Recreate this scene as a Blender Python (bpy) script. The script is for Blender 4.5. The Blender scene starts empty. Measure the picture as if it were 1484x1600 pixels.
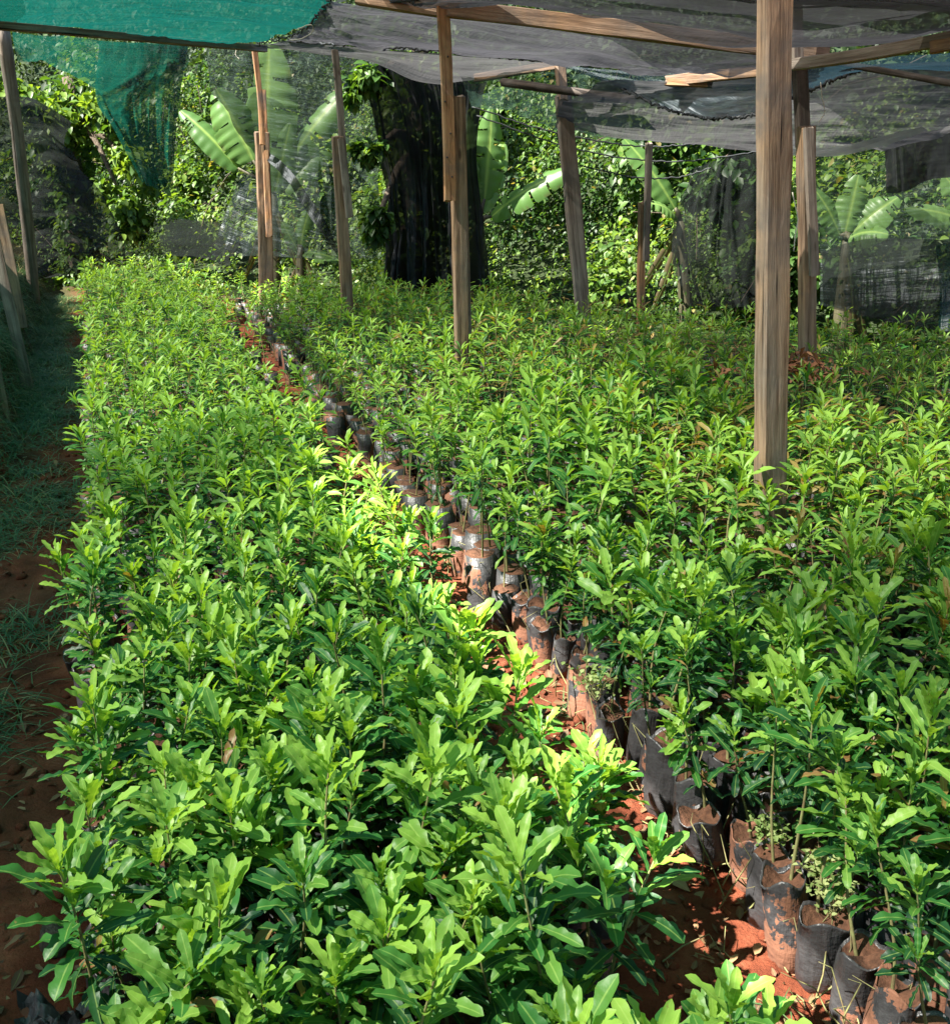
import bpy, math, random
import numpy as np
from mathutils import Vector, Matrix
random.seed(7); rng = np.random.default_rng(11)
SC = bpy.context.scene; COL = SC.collection

# ---------------------------------------------------------------- camera, sky, sun, exposure
FPX = 1750.0; HCAM = 1.75; PITCH = math.atan(600 / FPX)
cd = bpy.data.cameras.new('camera'); cam = bpy.data.objects.new('camera', cd); COL.objects.link(cam)
cam.location = (0, 0, HCAM); cam.rotation_euler = (math.pi / 2 - PITCH, 0, 0)
cd.sensor_fit = 'HORIZONTAL'; cd.sensor_width = 36; cd.lens = 36 * FPX / 1484
cd.clip_start = 0.05; cd.clip_end = 400
SC.camera = cam
BEDA = math.radians(18.165)                       # the beds run this far left of the camera's heading
D = np.array((-math.sin(BEDA), math.cos(BEDA))); N = np.array((math.cos(BEDA), math.sin(BEDA)))
SUN_EL = math.radians(52)
hs = -N * 0.98 - D * 0.13; hs /= np.linalg.norm(hs)
to_sun = Vector((hs[0] * math.cos(SUN_EL), hs[1] * math.cos(SUN_EL), math.sin(SUN_EL)))
sd = bpy.data.lights.new('sun', 'SUN'); so = bpy.data.objects.new('sun', sd); COL.objects.link(so)
sd.energy = 5.0; sd.angle = math.radians(0.5); sd.color = (1.0, 0.95, 0.86)
so.rotation_euler = to_sun.to_track_quat('Z', 'Y').to_euler(); so.location = (-6, -3, 9)
W_ = bpy.data.worlds.new('World'); SC.world = W_; W_.use_nodes = True
wn = W_.node_tree; sky = wn.nodes.new('ShaderNodeTexSky'); sky.sky_type = 'NISHITA'; sky.sun_disc = False
sky.sun_elevation = SUN_EL; sky.sun_rotation = math.atan2(hs[0], hs[1])
wn.links.new(sky.outputs[0], wn.nodes['Background'].inputs[0]); wn.nodes['Background'].inputs[1].default_value = 0.052
SC.view_settings.view_transform = 'Standard'; SC.view_settings.look = 'None'; SC.view_settings.gamma = 1
SC.view_settings.exposure = 2.5
SC.cycles.max_bounces = 10; SC.cycles.transparent_max_bounces = 24; SC.cycles.transmission_bounces = 6
SC.cycles.diffuse_bounces = 4; SC.cycles.glossy_bounces = 2; SC.cycles.caustics_reflective = False

# ---------------------------------------------------------------- helpers
def ray(px, py):
    yy = 800 - py
    return px - 742, FPX * math.cos(PITCH) + yy * math.sin(PITCH), -FPX * math.sin(PITCH) + yy * math.cos(PITCH)
def P(px, py, Y):
    r = ray(px, py); t = Y / r[1]
    return Vector((r[0] * t, Y, HCAM + r[2] * t))
def UV(u, v, z=0.0):
    return Vector((u * N[0] + v * D[0], u * N[1] + v * D[1], z))
def uv_of(x, y): return x * N[0] + y * N[1], x * D[0] + y * D[1]
def q_of(x, y): return (x + 5.4) * .557 + (y - 13.5) * .83       # distance beyond the back fence line
def hash3(i, j, k):
    h = (i * 374761393 + j * 668265263 + k * 2147483647 + 1013904223) & 0xffffffff
    h = ((h ^ (h >> 13)) * 1274126177) & 0xffffffff
    h = ((h ^ (h >> 15)) * 2246822519) & 0xffffffff
    return ((h ^ (h >> 16)) & 0xffff) / 65535.0
def vnoise(x, y, z=0.0):
    x, y, z = np.broadcast_arrays(np.asarray(x, float), np.asarray(y, float), np.asarray(z, float))
    xi, yi, zi = (np.floor(a).astype(np.int64) for a in (x, y, z)); xf, yf, zf = x - xi, y - yi, z - zi
    xf, yf, zf = (a * a * (3 - 2 * a) for a in (xf, yf, zf)); r = 0
    for a in (0, 1):
        for b in (0, 1):
            for c in (0, 1):
                r = r + hash3(xi + a, yi + b, zi + c) * (xf if a else 1 - xf) * (yf if b else 1 - yf) * (zf if c else 1 - zf)
    return r * 2 - 1
def fbm(x, y, z=0.0, o=4):
    r = 0; a = 1.0
    for k in range(o):
        r = r + a * vnoise(np.asarray(x) * 2 ** k + 17 * k, np.asarray(y) * 2 ** k, z); a *= .5
    return r
def sstep(a, b, x):
    t = np.clip((x - a) / (b - a), 0, 1); return t * t * (3 - 2 * t)

def tag(o, label=None, cat=None, group=None, kind=None):
    for k, v in (('label', label), ('category', cat), ('group', group), ('kind', kind)):
        if v: o[k] = v
    return o
def thing(name, loc, label, cat, group=None):
    o = bpy.data.objects.new(name, None); COL.objects.link(o); o.location = loc; o.empty_display_size = .1
    return tag(o, label, cat, group)
def link(name, me, parent=None, loc=None):
    o = bpy.data.objects.new(name, me); COL.objects.link(o)
    if parent: o.parent = parent
    if loc is not None: o.location = loc
    return o
def mesh_np(name, verts, faces, mats, attr=None, midx=None, uvs=None, smooth=True):
    """verts (n,3), faces list of (m,k) index arrays"""
    me = bpy.data.meshes.new(name); verts = np.asarray(verts, np.float32)
    if not isinstance(faces, list): faces = [faces]
    faces = [np.asarray(f, np.int32) for f in faces if len(f)]
    tot = np.concatenate([np.full(len(f), f.shape[1], np.int32) for f in faces])
    loops = np.concatenate([f.ravel() for f in faces])
    me.vertices.add(len(verts)); me.vertices.foreach_set('co', verts.ravel())
    me.loops.add(len(loops)); me.loops.foreach_set('vertex_index', loops)
    me.polygons.add(len(tot)); st = np.zeros(len(tot), np.int32); st[1:] = np.cumsum(tot)[:-1]
    me.polygons.foreach_set('loop_start', st); me.polygons.foreach_set('loop_total', tot)
    if midx is not None: me.polygons.foreach_set('material_index', np.asarray(midx, np.int32))
    me.polygons.foreach_set('use_smooth', np.full(len(tot), bool(smooth)))
    for m in (mats if isinstance(mats, (list, tuple)) else [mats]): me.materials.append(m)
    me.update(calc_edges=True)
    if attr is not None:
        ca = me.color_attributes.new('tint', 'FLOAT_COLOR', 'POINT'); ca.data.foreach_set('color', np.asarray(attr, np.float32).ravel())
    if uvs is not None:
        ul = me.uv_layers.new(name='UVMap'); ul.data.foreach_set('uv', np.asarray(uvs, np.float32)[loops].ravel())
    me.validate()
    return me

# ---------------------------------------------------------------- materials
def newmat(name):
    m = bpy.data.materials.new(name); m.use_nodes = True; nt = m.node_tree
    return m, nt, nt.nodes, nt.nodes['Principled BSDF'], nt.nodes['Material Output']
def nd(nt, t, **kw):
    n = nt.nodes.new(t)
    for k, v in kw.items():
        if k.startswith('i_'): n.inputs[int(k[2:]) if k[2:].isdigit() else k[2:].replace('_', ' ')].default_value = v
        else: setattr(n, k, v)
    return n
def mixc(nt, fac, a, b, mode='MIX'):
    n = nt.nodes.new('ShaderNodeMix'); n.data_type = 'RGBA'; n.blend_type = mode
    for s, v in ((0, fac), (6, a), (7, b)):
        if hasattr(v, 'is_linked'): nt.links.new(v, n.inputs[s])
        else: n.inputs[s].default_value = v
    return n.outputs[2]
def ramp(nt, src, stops):
    r = nt.nodes.new('ShaderNodeValToRGB'); e = r.color_ramp.elements
    while len(e) < len(stops): e.new(.5)
    for el, (p, c) in zip(e, stops): el.position = p; el.color = c if len(c) == 4 else (*c, 1)
    nt.links.new(src, r.inputs[0]); return r.outputs[0]
def noise(nt, vec, scale, detail=4, rough=.55, sc3=None):
    if sc3:
        mp = nd(nt, 'ShaderNodeMapping'); mp.inputs['Scale'].default_value = sc3; nt.links.new(vec, mp.inputs[0]); vec = mp.outputs[0]
    n = nd(nt, 'ShaderNodeTexNoise'); n.inputs['Scale'].default_value = scale; n.inputs['Detail'].default_value = detail
    n.inputs['Roughness'].default_value = rough; nt.links.new(vec, n.inputs['Vector']); return n.outputs[0]
def math_(nt, op, a, b=None, clamp=False):
    n = nt.nodes.new('ShaderNodeMath'); n.operation = op; n.use_clamp = clamp
    for i, v in ((0, a), (1, b)):
        if v is None: continue
        if hasattr(v, 'is_linked'): nt.links.new(v, n.inputs[i])
        else: n.inputs[i].default_value = v
    return n.outputs[0]
def bump(nt, h, strength, dist, bsdf):
    b = nd(nt, 'ShaderNodeBump'); b.inputs['Strength'].default_value = strength; b.inputs['Distance'].default_value = dist
    nt.links.new(h, b.inputs['Height']); nt.links.new(b.outputs[0], bsdf.inputs['Normal']); return b

def leaf_mat(name, old, mid, young, alt, transl=.38, rough=.45, vein=.5, spec=.34, tscale=1.5):
    """tint attribute: r random per leaf, g across the blade (0..1, 0.5 midrib), b leaf age (1 young), a share of the alt colour"""
    m, nt, ns, pb, out = newmat(name); L = nt.links
    at = nd(nt, 'ShaderNodeAttribute', attribute_name='tint'); sp = nd(nt, 'ShaderNodeSeparateColor'); L.new(at.outputs['Color'], sp.inputs[0])
    oi = nd(nt, 'ShaderNodeObjectInfo')
    age = math_(nt, 'ADD', sp.outputs[2], math_(nt, 'MULTIPLY', math_(nt, 'SUBTRACT', sp.outputs[0], .5), .55))
    age = math_(nt, 'ADD', age, math_(nt, 'MULTIPLY', math_(nt, 'SUBTRACT', oi.outputs['Random'], .5), .42), True)
    c = ramp(nt, age, [(0.05, old), (.5, mid), (.95, young)])
    c = mixc(nt, math_(nt, 'MULTIPLY', at.outputs['Alpha'], 1.0), c, (*alt, 1))
    tc = nd(nt, 'ShaderNodeTexCoord'); nz = noise(nt, tc.outputs['Object'], 38, 3)
    c = mixc(nt, math_(nt, 'MULTIPLY', nz, .35), c, (.75, .85, .55, 1), 'MULTIPLY')
    v = math_(nt, 'ABSOLUTE', math_(nt, 'SUBTRACT', sp.outputs[1], .5))
    vm = math_(nt, 'SUBTRACT', 1.0, math_(nt, 'MULTIPLY', v, 14.0), True)
    c = mixc(nt, math_(nt, 'MULTIPLY', vm, vein), c, (.34, .48, .12, 1))
    sp_ = noise(nt, tc.outputs['Object'], 120, 2); c = mixc(nt, ramp(nt, sp_, [(.70, (0, 0, 0)), (.76, (.6, .6, .6))]), c, (.22, .15, .05, 1))
    L.new(c, pb.inputs['Base Color']); pb.inputs['Roughness'].default_value = rough
    pb.inputs['Specular IOR Level'].default_value = spec
    tr = nd(nt, 'ShaderNodeBsdfTranslucent')
    t2 = mixc(nt, 1.0, c, (tscale * 1.25, tscale * 1.15, tscale * .35, 1), 'MULTIPLY'); L.new(t2, tr.inputs[0])
    mx = nd(nt, 'ShaderNodeMixShader'); mx.inputs[0].default_value = transl
    L.new(pb.outputs[0], mx.inputs[1]); L.new(tr.outputs[0], mx.inputs[2]); L.new(mx.outputs[0], out.inputs[0])
    bp = bump(nt, noise(nt, tc.outputs['Object'], 90, 2), .25, .003, pb); L.new(bp.outputs[0], tr.inputs['Normal'])
    return m
M = {}
M['leaf'] = leaf_mat('seedling_leaf', (.009, .052, .018), (.038, .152, .026), (.23, .385, .06), (.27, .12, .05))
M['vine'] = leaf_mat('vine_leaf', (.016, .045, .010), (.052, .115, .02), (.15, .235, .04), (.25, .19, .08), rough=.45, vein=0)
M['tree'] = leaf_mat('wood_leaf', (.018, .036, .016), (.03, .06, .022), (.06, .10, .03), (.2, .16, .08), rough=.6, vein=0, transl=.25)
M['grass'] = leaf_mat('grass_blade', (.035, .085, .035), (.065, .13, .05), (.13, .2, .08), (.36, .28, .13), rough=.5, vein=0, transl=.25)
M['banana'] = leaf_mat('banana_leaf', (.08, .17, .045), (.125, .235, .065), (.17, .29, .09), (.11, .08, .045), rough=.38, vein=.7, transl=.45, tscale=1.3)
M['dry'] = leaf_mat('dry_leaf', (.07, .035, .018), (.15, .075, .04), (.28, .17, .09), (.38, .12, .05), rough=.7, vein=.2, transl=.1)
M['weed'] = leaf_mat('weed_leaf', (.12, .19, .05), (.22, .29, .10), (.34, .38, .17), (.4, .3, .1), rough=.6, vein=0, transl=.3)

def simple(name, base, rough=.8, nscale=20, var=.35, bstr=.3, bdist=.01, sc3=None, c2=None, spec=.3):
    m, nt, ns, pb, out = newmat(name); tc = nd(nt, 'ShaderNodeTexCoord')
    n = noise(nt, tc.outputs['Object'], nscale, 6, .6, sc3)
    c2 = c2 or tuple(min(1, x * (1 + var)) for x in base)
    c = ramp(nt, n, [(.3, tuple(x * (1 - var) for x in base)), (.7, c2)])
    nt.links.new(c, pb.inputs['Base Color']); pb.inputs['Roughness'].default_value = rough; pb.inputs['Specular IOR Level'].default_value = spec
    bump(nt, n, bstr, bdist, pb); return m
def wood_mat(name, a, b, dark):
    m, nt, ns, pb, out = newmat(name); tc = nd(nt, 'ShaderNodeTexCoord'); oi = nd(nt, 'ShaderNodeObjectInfo')
    ad = nd(nt, 'ShaderNodeVectorMath', operation='ADD'); nt.links.new(tc.outputs['Object'], ad.inputs[0]); nt.links.new(oi.outputs['Location'], ad.inputs[1])
    v = ad.outputs[0]
    g = noise(nt, v, 1.0, 8, .6, (48, 48, 2.2)); g2 = noise(nt, v, 1.0, 4, .6, (240, 240, 14)); w = noise(nt, v, 1.0, 4, .55, (7, 7, 2.2))
    c = mixc(nt, ramp(nt, w, [(.35, (0, 0, 0)), (.65, (1, 1, 1))]), (*a, 1), (*b, 1))
    c = mixc(nt, ramp(nt, g, [(.34, (1, 1, 1)), (.56, (0, 0, 0))]), c, (*dark, 1))
    c = mixc(nt, math_(nt, 'MULTIPLY', g2, .9), c, (.38, .34, .30, 1), 'MULTIPLY')
    st = noise(nt, v, 1.0, 5, .6, (4, 4, 5)); c = mixc(nt, ramp(nt, st, [(.5, (0, 0, 0)), (.68, (.75, .75, .75))]), c, (.10, .085, .075, 1))
    ck = noise(nt, v, 1.0, 3, .5, (30, 30, 1.1)); ck = ramp(nt, ck, [(.30, (1, 1, 1)), (.35, (0, 0, 0))]); c = mixc(nt, ck, c, (.02, .014, .01, 1))
    vo = nd(nt, 'ShaderNodeTexVoronoi'); vo.inputs['Scale'].default_value = 1
    mp = nd(nt, 'ShaderNodeMapping'); mp.inputs['Scale'].default_value = (10, 10, 3); nt.links.new(v, mp.inputs[0]); nt.links.new(mp.outputs[0], vo.inputs['Vector'])
    kn = ramp(nt, vo.outputs['Distance'], [(.05, (1, 1, 1)), (.12, (0, 0, 0))])
    c = mixc(nt, math_(nt, 'MULTIPLY', kn, .8), c, (.05, .03, .02, 1))
    nt.links.new(c, pb.inputs['Base Color']); pb.inputs['Roughness'].default_value = .82; pb.inputs['Specular IOR Level'].default_value = .2
    bump(nt, math_(nt, 'ADD', g, math_(nt, 'MULTIPLY', g2, .5)), .75, .006, pb); return m
M['wood'] = wood_mat('weathered_timber', (.43, .27, .155), (.28, .22, .17), (.13, .08, .05))
M['woodgrey'] = wood_mat('grey_timber', (.32, .28, .24), (.24, .19, .15), (.12, .09, .07))
M['woodred'] = wood_mat('fresh_brown_timber', (.48, .24, .11), (.40, .26, .15), (.17, .075, .035))
M['wooddark'] = wood_mat('dark_stained_pole', (.10, .075, .06), (.06, .05, .04), (.02, .016, .012))

def bag_mat(rw=.42):
    m, nt, ns, pb, out = newmat('black_polythene'); tc = nd(nt, 'ShaderNodeTexCoord'); oi = nd(nt, 'ShaderNodeObjectInfo')
    ad = nd(nt, 'ShaderNodeVectorMath', operation='ADD'); nt.links.new(tc.outputs['Object'], ad.inputs[0]); nt.links.new(oi.outputs['Location'], ad.inputs[1])
    d = noise(nt, ad.outputs[0], 9, 6, .6); d2 = noise(nt, ad.outputs[0], 60, 4, .6)
    dust = math_(nt, 'ADD', math_(nt, 'MULTIPLY', d, 1.4), math_(nt, 'MULTIPLY', oi.outputs['Random'], rw) if rw else math_(nt, 'MULTIPLY', noise(nt, ad.outputs[0], 5, 1), .45))
    dust = math_(nt, 'ADD', dust, math_(nt, 'MULTIPLY', d2, .3))
    sx = nd(nt, 'ShaderNodeSeparateXYZ'); nt.links.new(tc.outputs['Object'], sx.inputs[0])
    dust = math_(nt, 'SUBTRACT', dust, math_(nt, 'MULTIPLY', sx.outputs[2], 1.6))
    f = ramp(nt, dust, [(.98, (0, 0, 0)), (1.45, (1, 1, 1))])
    base = mixc(nt, d2, (.018, .018, .020, 1), (.062, .060, .062, 1))
    nt.links.new(mixc(nt, math_(nt, 'MULTIPLY', f, .9), base, (.20, .082, .044, 1)), pb.inputs['Base Color'])
    r = nd(nt, 'ShaderNodeMapRange'); nt.links.new(f, r.inputs[0]); r.inputs[3].default_value = .42; r.inputs[4].default_value = .85
    nt.links.new(r.outputs[0], pb.inputs['Roughness'])
    w = noise(nt, ad.outputs[0], 1, 4, .6, (22, 22, 40)); w2 = noise(nt, ad.outputs[0], 1, 3, .6, (60, 60, 12))
    bump(nt, math_(nt, 'ADD', w, w2), .8, .006, pb); return m
M['bag'] = bag_mat(); M['bagrow'] = bag_mat(0)
M['potsoil'] = simple('potting_soil', (.09, .04, .022), .95, 60, .5, .8, .01)
M['stem'] = simple('seedling_stem', (.20, .13, .07), .7, 40, .35, .3, .004, c2=(.22, .24, .09))
M['bark'] = simple('bark', (.09, .07, .05), .9, 6, .5, .9, .03, (6, 6, 1.5))
M['twine'] = simple('twine', (.45, .42, .35), .8, 60, .2)
M['darkrope'] = simple('dark_lashing', (.025, .028, .03), .7, 60, .4)
M['pstem'] = simple('banana_stem', (.06, .055, .03), .6, 6, .5, .4, .02, (8, 8, 1))

def soil_mat():
    m, nt, ns, pb, out = newmat('red_soil'); tc = nd(nt, 'ShaderNodeTexCoord'); v = tc.outputs['Object']
    n = noise(nt, v, 5, 8, .65); n2 = noise(nt, v, 45, 6, .7); n3 = noise(nt, v, .9, 3)
    c = ramp(nt, n, [(.3, (.085, .022, .011)), (.5, (.19, .052, .025)), (.72, (.32, .115, .06))])
    c = mixc(nt, math_(nt, 'MULTIPLY', n2, .6), c, (.5, .42, .38, 1), 'MULTIPLY')
    c = mixc(nt, ramp(nt, n3, [(.5, (0, 0, 0)), (.7, (.5, .5, .5))]), c, (.09, .05, .028, 1))
    g = nd(nt, 'ShaderNodeAttribute', attribute_name='tint')
    sp = nd(nt, 'ShaderNodeSeparateColor'); nt.links.new(g.outputs['Color'], sp.inputs[0])
    c = mixc(nt, sp.outputs[0], c, (.028, .042, .016, 1))
    nt.links.new(c, pb.inputs['Base Color']); pb.inputs['Roughness'].default_value = .95; pb.inputs['Specular IOR Level'].default_value = .15
    bump(nt, math_(nt, 'ADD', n2, math_(nt, 'MULTIPLY', n, .6)), .9, .02, pb); return m
M['soil'] = soil_mat()

def net_mat(name, col, open_, trans_col=None, wr=1.0, streak=.14, tmix=.6, sheen=.0):
    """knitted shade netting: open share lets light through, the threads scatter and transmit"""
    m, nt, ns, pb, out = newmat(name); L = nt.links; tc = nd(nt, 'ShaderNodeTexCoord'); v = tc.outputs['UV']
    s1 = noise(nt, v, 1, 6, .6, (1.2, 14, 1)); s2 = noise(nt, v, 1, 5, .6, (3.2, 3.2, 1)); s3 = noise(nt, v, 1, 3, .5, (70, 9, 1))
    dif = nd(nt, 'ShaderNodeBsdfDiffuse'); tl = nd(nt, 'ShaderNodeBsdfTranslucent'); gl = nd(nt, 'ShaderNodeBsdfGlossy'); gl.inputs['Roughness'].default_value = .42
    c = mixc(nt, s1, tuple(x * .5 for x in col) + (1,), tuple(min(1, x * 1.5) for x in col) + (1,))
    c = mixc(nt, math_(nt, 'MULTIPLY', s2, .5), c, (.66, .63, .6, 1), 'MULTIPLY')
    L.new(c, dif.inputs[0]); L.new(mixc(nt, 1.0, c, (*(trans_col or (1.6, 1.6, 1.6)), 1), 'MULTIPLY'), tl.inputs[0])
    a = nd(nt, 'ShaderNodeMixShader'); a.inputs[0].default_value = tmix; L.new(dif.outputs[0], a.inputs[1]); L.new(tl.outputs[0], a.inputs[2])
    b = nd(nt, 'ShaderNodeMixShader'); b.inputs[0].default_value = .05 + sheen; L.new(a.outputs[0], b.inputs[1]); L.new(gl.outputs[0], b.inputs[2]); gl.inputs[0].default_value = (.6, .65, .7, 1)
    tp = nd(nt, 'ShaderNodeBsdfTransparent')
    o = math_(nt, 'ADD', open_, math_(nt, 'MULTIPLY', math_(nt, 'SUBTRACT', math_(nt, 'ADD', s1, math_(nt, 'MULTIPLY', s2, .6)), .8), streak * 2), True)
    f = nd(nt, 'ShaderNodeMixShader'); L.new(o, f.inputs[0]); L.new(b.outputs[0], f.inputs[1]); L.new(tp.outputs[0], f.inputs[2]); L.new(f.outputs[0], out.inputs[0])
    h = math_(nt, 'ADD', noise(nt, v, 1, 5, .55, (1.0, 9, 1)), math_(nt, 'MULTIPLY', s3, .12))
    bp = nd(nt, 'ShaderNodeBump'); bp.inputs['Strength'].default_value = .8 * wr; bp.inputs['Distance'].default_value = .04; L.new(h, bp.inputs['Height'])
    for s in (dif, tl, gl): L.new(bp.outputs[0], s.inputs['Normal'])
    return m
M['net_green'] = net_mat('green_shade_net', (.006, .115, .09), .36, (1.5, 1.9, 1.8))
M['net_green_tight'] = net_mat('tight_green_net', (.0015, .034, .029), .12, (1.5, 1.9, 1.8), streak=.06, wr=1.6)
M['net_black_tight'] = net_mat('tight_black_net', (.042, .042, .044), .14, (1.5, 1.5, 1.6), streak=.08, sheen=.03)
M['net_green_hang'] = net_mat('green_hanging_net', (.003, .032, .024), .34, (1.5, 1.9, 1.8))
M['net_curtain'] = net_mat('dark_green_curtain_net', (.003, .036, .026), .2, (1.5, 1.9, 1.8), wr=.5)
M['net_black'] = net_mat('black_shade_net', (.085, .085, .09), .36, (1.6, 1.6, 1.65))
M['net_grey'] = net_mat('greying_shade_net', (.054, .054, .055), .12, (1.6, 1.6, 1.6), sheen=.03)
M['net_thin'] = net_mat('thin_dark_net', (.022, .034, .027), .38, (1.3, 1.6, 1.5))
M['net_thick'] = net_mat('dense_black_net', (.015, .016, .017), .05, (1.2, 1.2, 1.2), streak=.06, sheen=-.03, wr=.3)
M['net_crumple'] = net_mat('crumpled_black_net', (.024, .028, .027), .34, (1.3, 1.3, 1.3), sheen=-.05, wr=.12, streak=.05)
M['net_painted_lit'] = net_mat('net_painted_lit_through', (.34, .34, .35), .12, (1.5, 1.5, 1.5))  # paler colour stands in for light coming through the folded net
M['net_side'] = net_mat('black_side_net', (.012, .014, .014), .2, (1.3, 1.3, 1.3), streak=.12, sheen=-.03)
M['net_blue'] = net_mat('blue_black_net', (.02, .04, .05), .3, (1.3, 1.6, 1.8), sheen=.0)

# ---------------------------------------------------------------- leaves
def oblong(s):
    return np.interp(s, [0, .04, .15, .35, .6, .78, .88, .94, .975, 1], [.05, .13, .36, .74, .97, 1.0, .86, .64, .40, .06])
def leaf_batch(base, yaw, pitch, L, W, curl, S=6, fold=.35, wave=.0, wk=3.0, roll=None, prof=None, age=None, alt=None, rnd=None):
    n = len(base); base = np.asarray(base, float); s = np.linspace(0, 1, S + 1)
    yaw, pitch, L, W, curl = (np.broadcast_to(np.asarray(a, float), (n,)) for a in (yaw, pitch, L, W, curl))
    th = pitch[:, None] - curl[:, None] * s[None] ** 1.1
    ds = L[:, None] / S
    fx = np.concatenate([np.zeros((n, 1)), np.cumsum(np.cos((th[:, 1:] + th[:, :-1]) / 2) * ds, 1)], 1)
    fz = np.concatenate([np.zeros((n, 1)), np.cumsum(np.sin((th[:, 1:] + th[:, :-1]) / 2) * ds, 1)], 1)
    cy, sy = np.cos(yaw)[:, None], np.sin(yaw)[:, None]
    C = np.stack([fx * cy, fx * sy, fz], -1)
    Nn = np.stack([-np.sin(th) * cy, -np.sin(th) * sy, np.cos(th)], -1)
    B = np.stack([-sy + 0 * th, cy + 0 * th, 0 * th], -1)
    if roll is not None:
        r = np.asarray(roll)[:, None, None]; B, Nn = B * np.cos(r) + Nn * np.sin(r), Nn * np.cos(r) - B * np.sin(r)
    w = (prof(s) if prof is not None else oblong(s))[None] * W[:, None] / 2
    ph = rng.uniform(0, 6.28, (n, 2)); k = wk * rng.uniform(.8, 1.25, (n, 1)); env = np.sin(np.pi * np.clip(s, 0, 1) ** .9)[None] ** .5
    wa = env * np.sin(2 * np.pi * k * s[None] + ph[:, :1]); wb = env * np.sin(2 * np.pi * k * s[None] + ph[:, 1:])
    rows = []
    for sg, wv in ((-1, wa), (0, None), (1, wb)):
        if sg == 0: rows.append(C)
        else:
            ww = w * (1 + wave * .22 * wv); rows.append(C + B * (sg * ww * math.cos(fold))[..., None] + Nn * (ww * math.sin(fold) + wave * .45 * w.max(1)[:, None] * wv * (w > 1e-6))[..., None])
    V = np.stack(rows, 2) + base[:, None, None, :]                   # n,S+1,3,3
    i = np.arange(S)[:, None] * 3 + np.arange(2)[None]
    f = np.stack([i, i + 1, i + 4, i + 3], -1).reshape(-1, 4)
    F = (f[None] + (np.arange(n) * (S + 1) * 3)[:, None, None]).reshape(-1, 4)
    A = np.zeros((n, S + 1, 3, 4)); A[..., 0] = (rng.random(n) if rnd is None else rnd)[:, None, None]
    A[..., 1] = np.array([0, .5, 1])[None, None]; A[..., 2] = (np.full(n, .5) if age is None else age)[:, None, None]
    A[..., 3] = (np.zeros(n) if alt is None else alt)[:, None, None]
    return V.reshape(-1, 3), F, A.reshape(-1, 4)
def tube(pts, rad, k=6, cap=True):
    pts = [Vector(p) for p in pts]; n = len(pts); rad = rad if hasattr(rad, '__len__') else [rad] * n; V = []; up = None
    for i, p in enumerate(pts):
        t = (pts[min(i + 1, n - 1)] - pts[max(i - 1, 0)]).normalized()
        a = t.orthogonal().normalized() if up is None else (up - t * up.dot(t)).normalized()
        up = a; b = t.cross(a)
        for j in range(k):
            g = 2 * math.pi * j / k; V.append(p + (a * math.cos(g) + b * math.sin(g)) * rad[i])
    F = [(i * k + j, i * k + (j + 1) % k, (i + 1) * k + (j + 1) % k, (i + 1) * k + j) for i in range(n - 1) for j in range(k)]
    V = np.array([tuple(v) for v in V]); F = np.array(F)
    if cap:
        V = np.vstack([V, np.array([tuple(pts[0]), tuple(pts[-1])])])
        c = n * k
        F = np.vstack([F] + [np.array([[(j + 1) % k, j, c, c]]) for j in range(k)] + [np.array([[(n - 1) * k + j, (n - 1) * k + (j + 1) % k, c + 1, c + 1]]) for j in range(k)])
    return V, F
def cleanq(F):
    """split quads with a doubled corner into triangles"""
    F = np.asarray(F); t = F[:, 2] == F[:, 3]
    return [F[~t], F[t][:, :3]]
def merge(parts):
    Vs, Fs, As, o = [], [], [], 0
    for p in parts:
        Vs.append(p[0]); Fs.append(np.asarray(p[1]) + o); o += len(p[0])
        if len(p) > 2: As.append(p[2])
    return np.vstack(Vs), np.vstack(Fs), (np.vstack(As) if As else None)

# ---------------------------------------------------------------- the ground and the hillside
def ground_h(x, y):
    u, v = uv_of(x, y); q = q_of(x, y)
    h = .018 * fbm(x * 3, y * 3) + .010 * fbm(x * 14, y * 14, 3, 3)
    h = h + .42 * sstep(.60, .78, -u + .04 * fbm(x * 4, y * 4)) * sstep(5.4, 6.6, v) + .35 * sstep(.78, 1.3, -u) * sstep(6.0, 10.5, v)
    h = h + .25 * sstep(1.0, 2.2, -u) * (1 - sstep(6.0, 10.5, v))
    h = h + np.maximum(0, q - 3.2) * .42 * sstep(3.2, 8, q) + .25 * fbm(x * .25, y * .25) * sstep(3, 8, q)
    return h
def lines(parts):
    a = [np.linspace(p, q, n, endpoint=False) for p, q, n in parts]; return np.concatenate(a + [[parts[-1][1]]])
gu = lines([(-120, -20, 20), (-20, -3, 34), (-3, -1.0, 40), (-1.0, 1.7, 90), (1.7, 7, 60), (7, 20, 40), (20, 120, 25)])
gv = lines([(-60, -5, 14), (-5, .5, 25), (.5, 4, 120), (4, 14, 180), (14, 26, 50), (26, 60, 40), (60, 160, 20)])
GU, GV = np.meshgrid(gu, gv); gx = GU * N[0] + GV * D[0]; gy = GU * N[1] + GV * D[1]; gz = ground_h(gx, gy)
nu = len(gu); idx = np.arange(len(gv) * nu).reshape(len(gv), nu)
F = np.stack([idx[:-1, :-1], idx[:-1, 1:], idx[1:, 1:], idx[1:, :-1]], -1).reshape(-1, 4)
qq = q_of(gx, gy); A = np.zeros((gx.size, 4)); A[:, 0] = np.maximum(sstep(.0, 1.2, qq + .5 * fbm(gx, gy)), .85 * sstep(.12, .45, -GU + .1 * fbm(gx, gy)) * sstep(6, 8.5, GV)).ravel()
tag(link('ground', mesh_np('ground', np.stack([gx, gy, gz], -1).reshape(-1, 3), F, M['soil'], A)), kind='structure')

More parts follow.
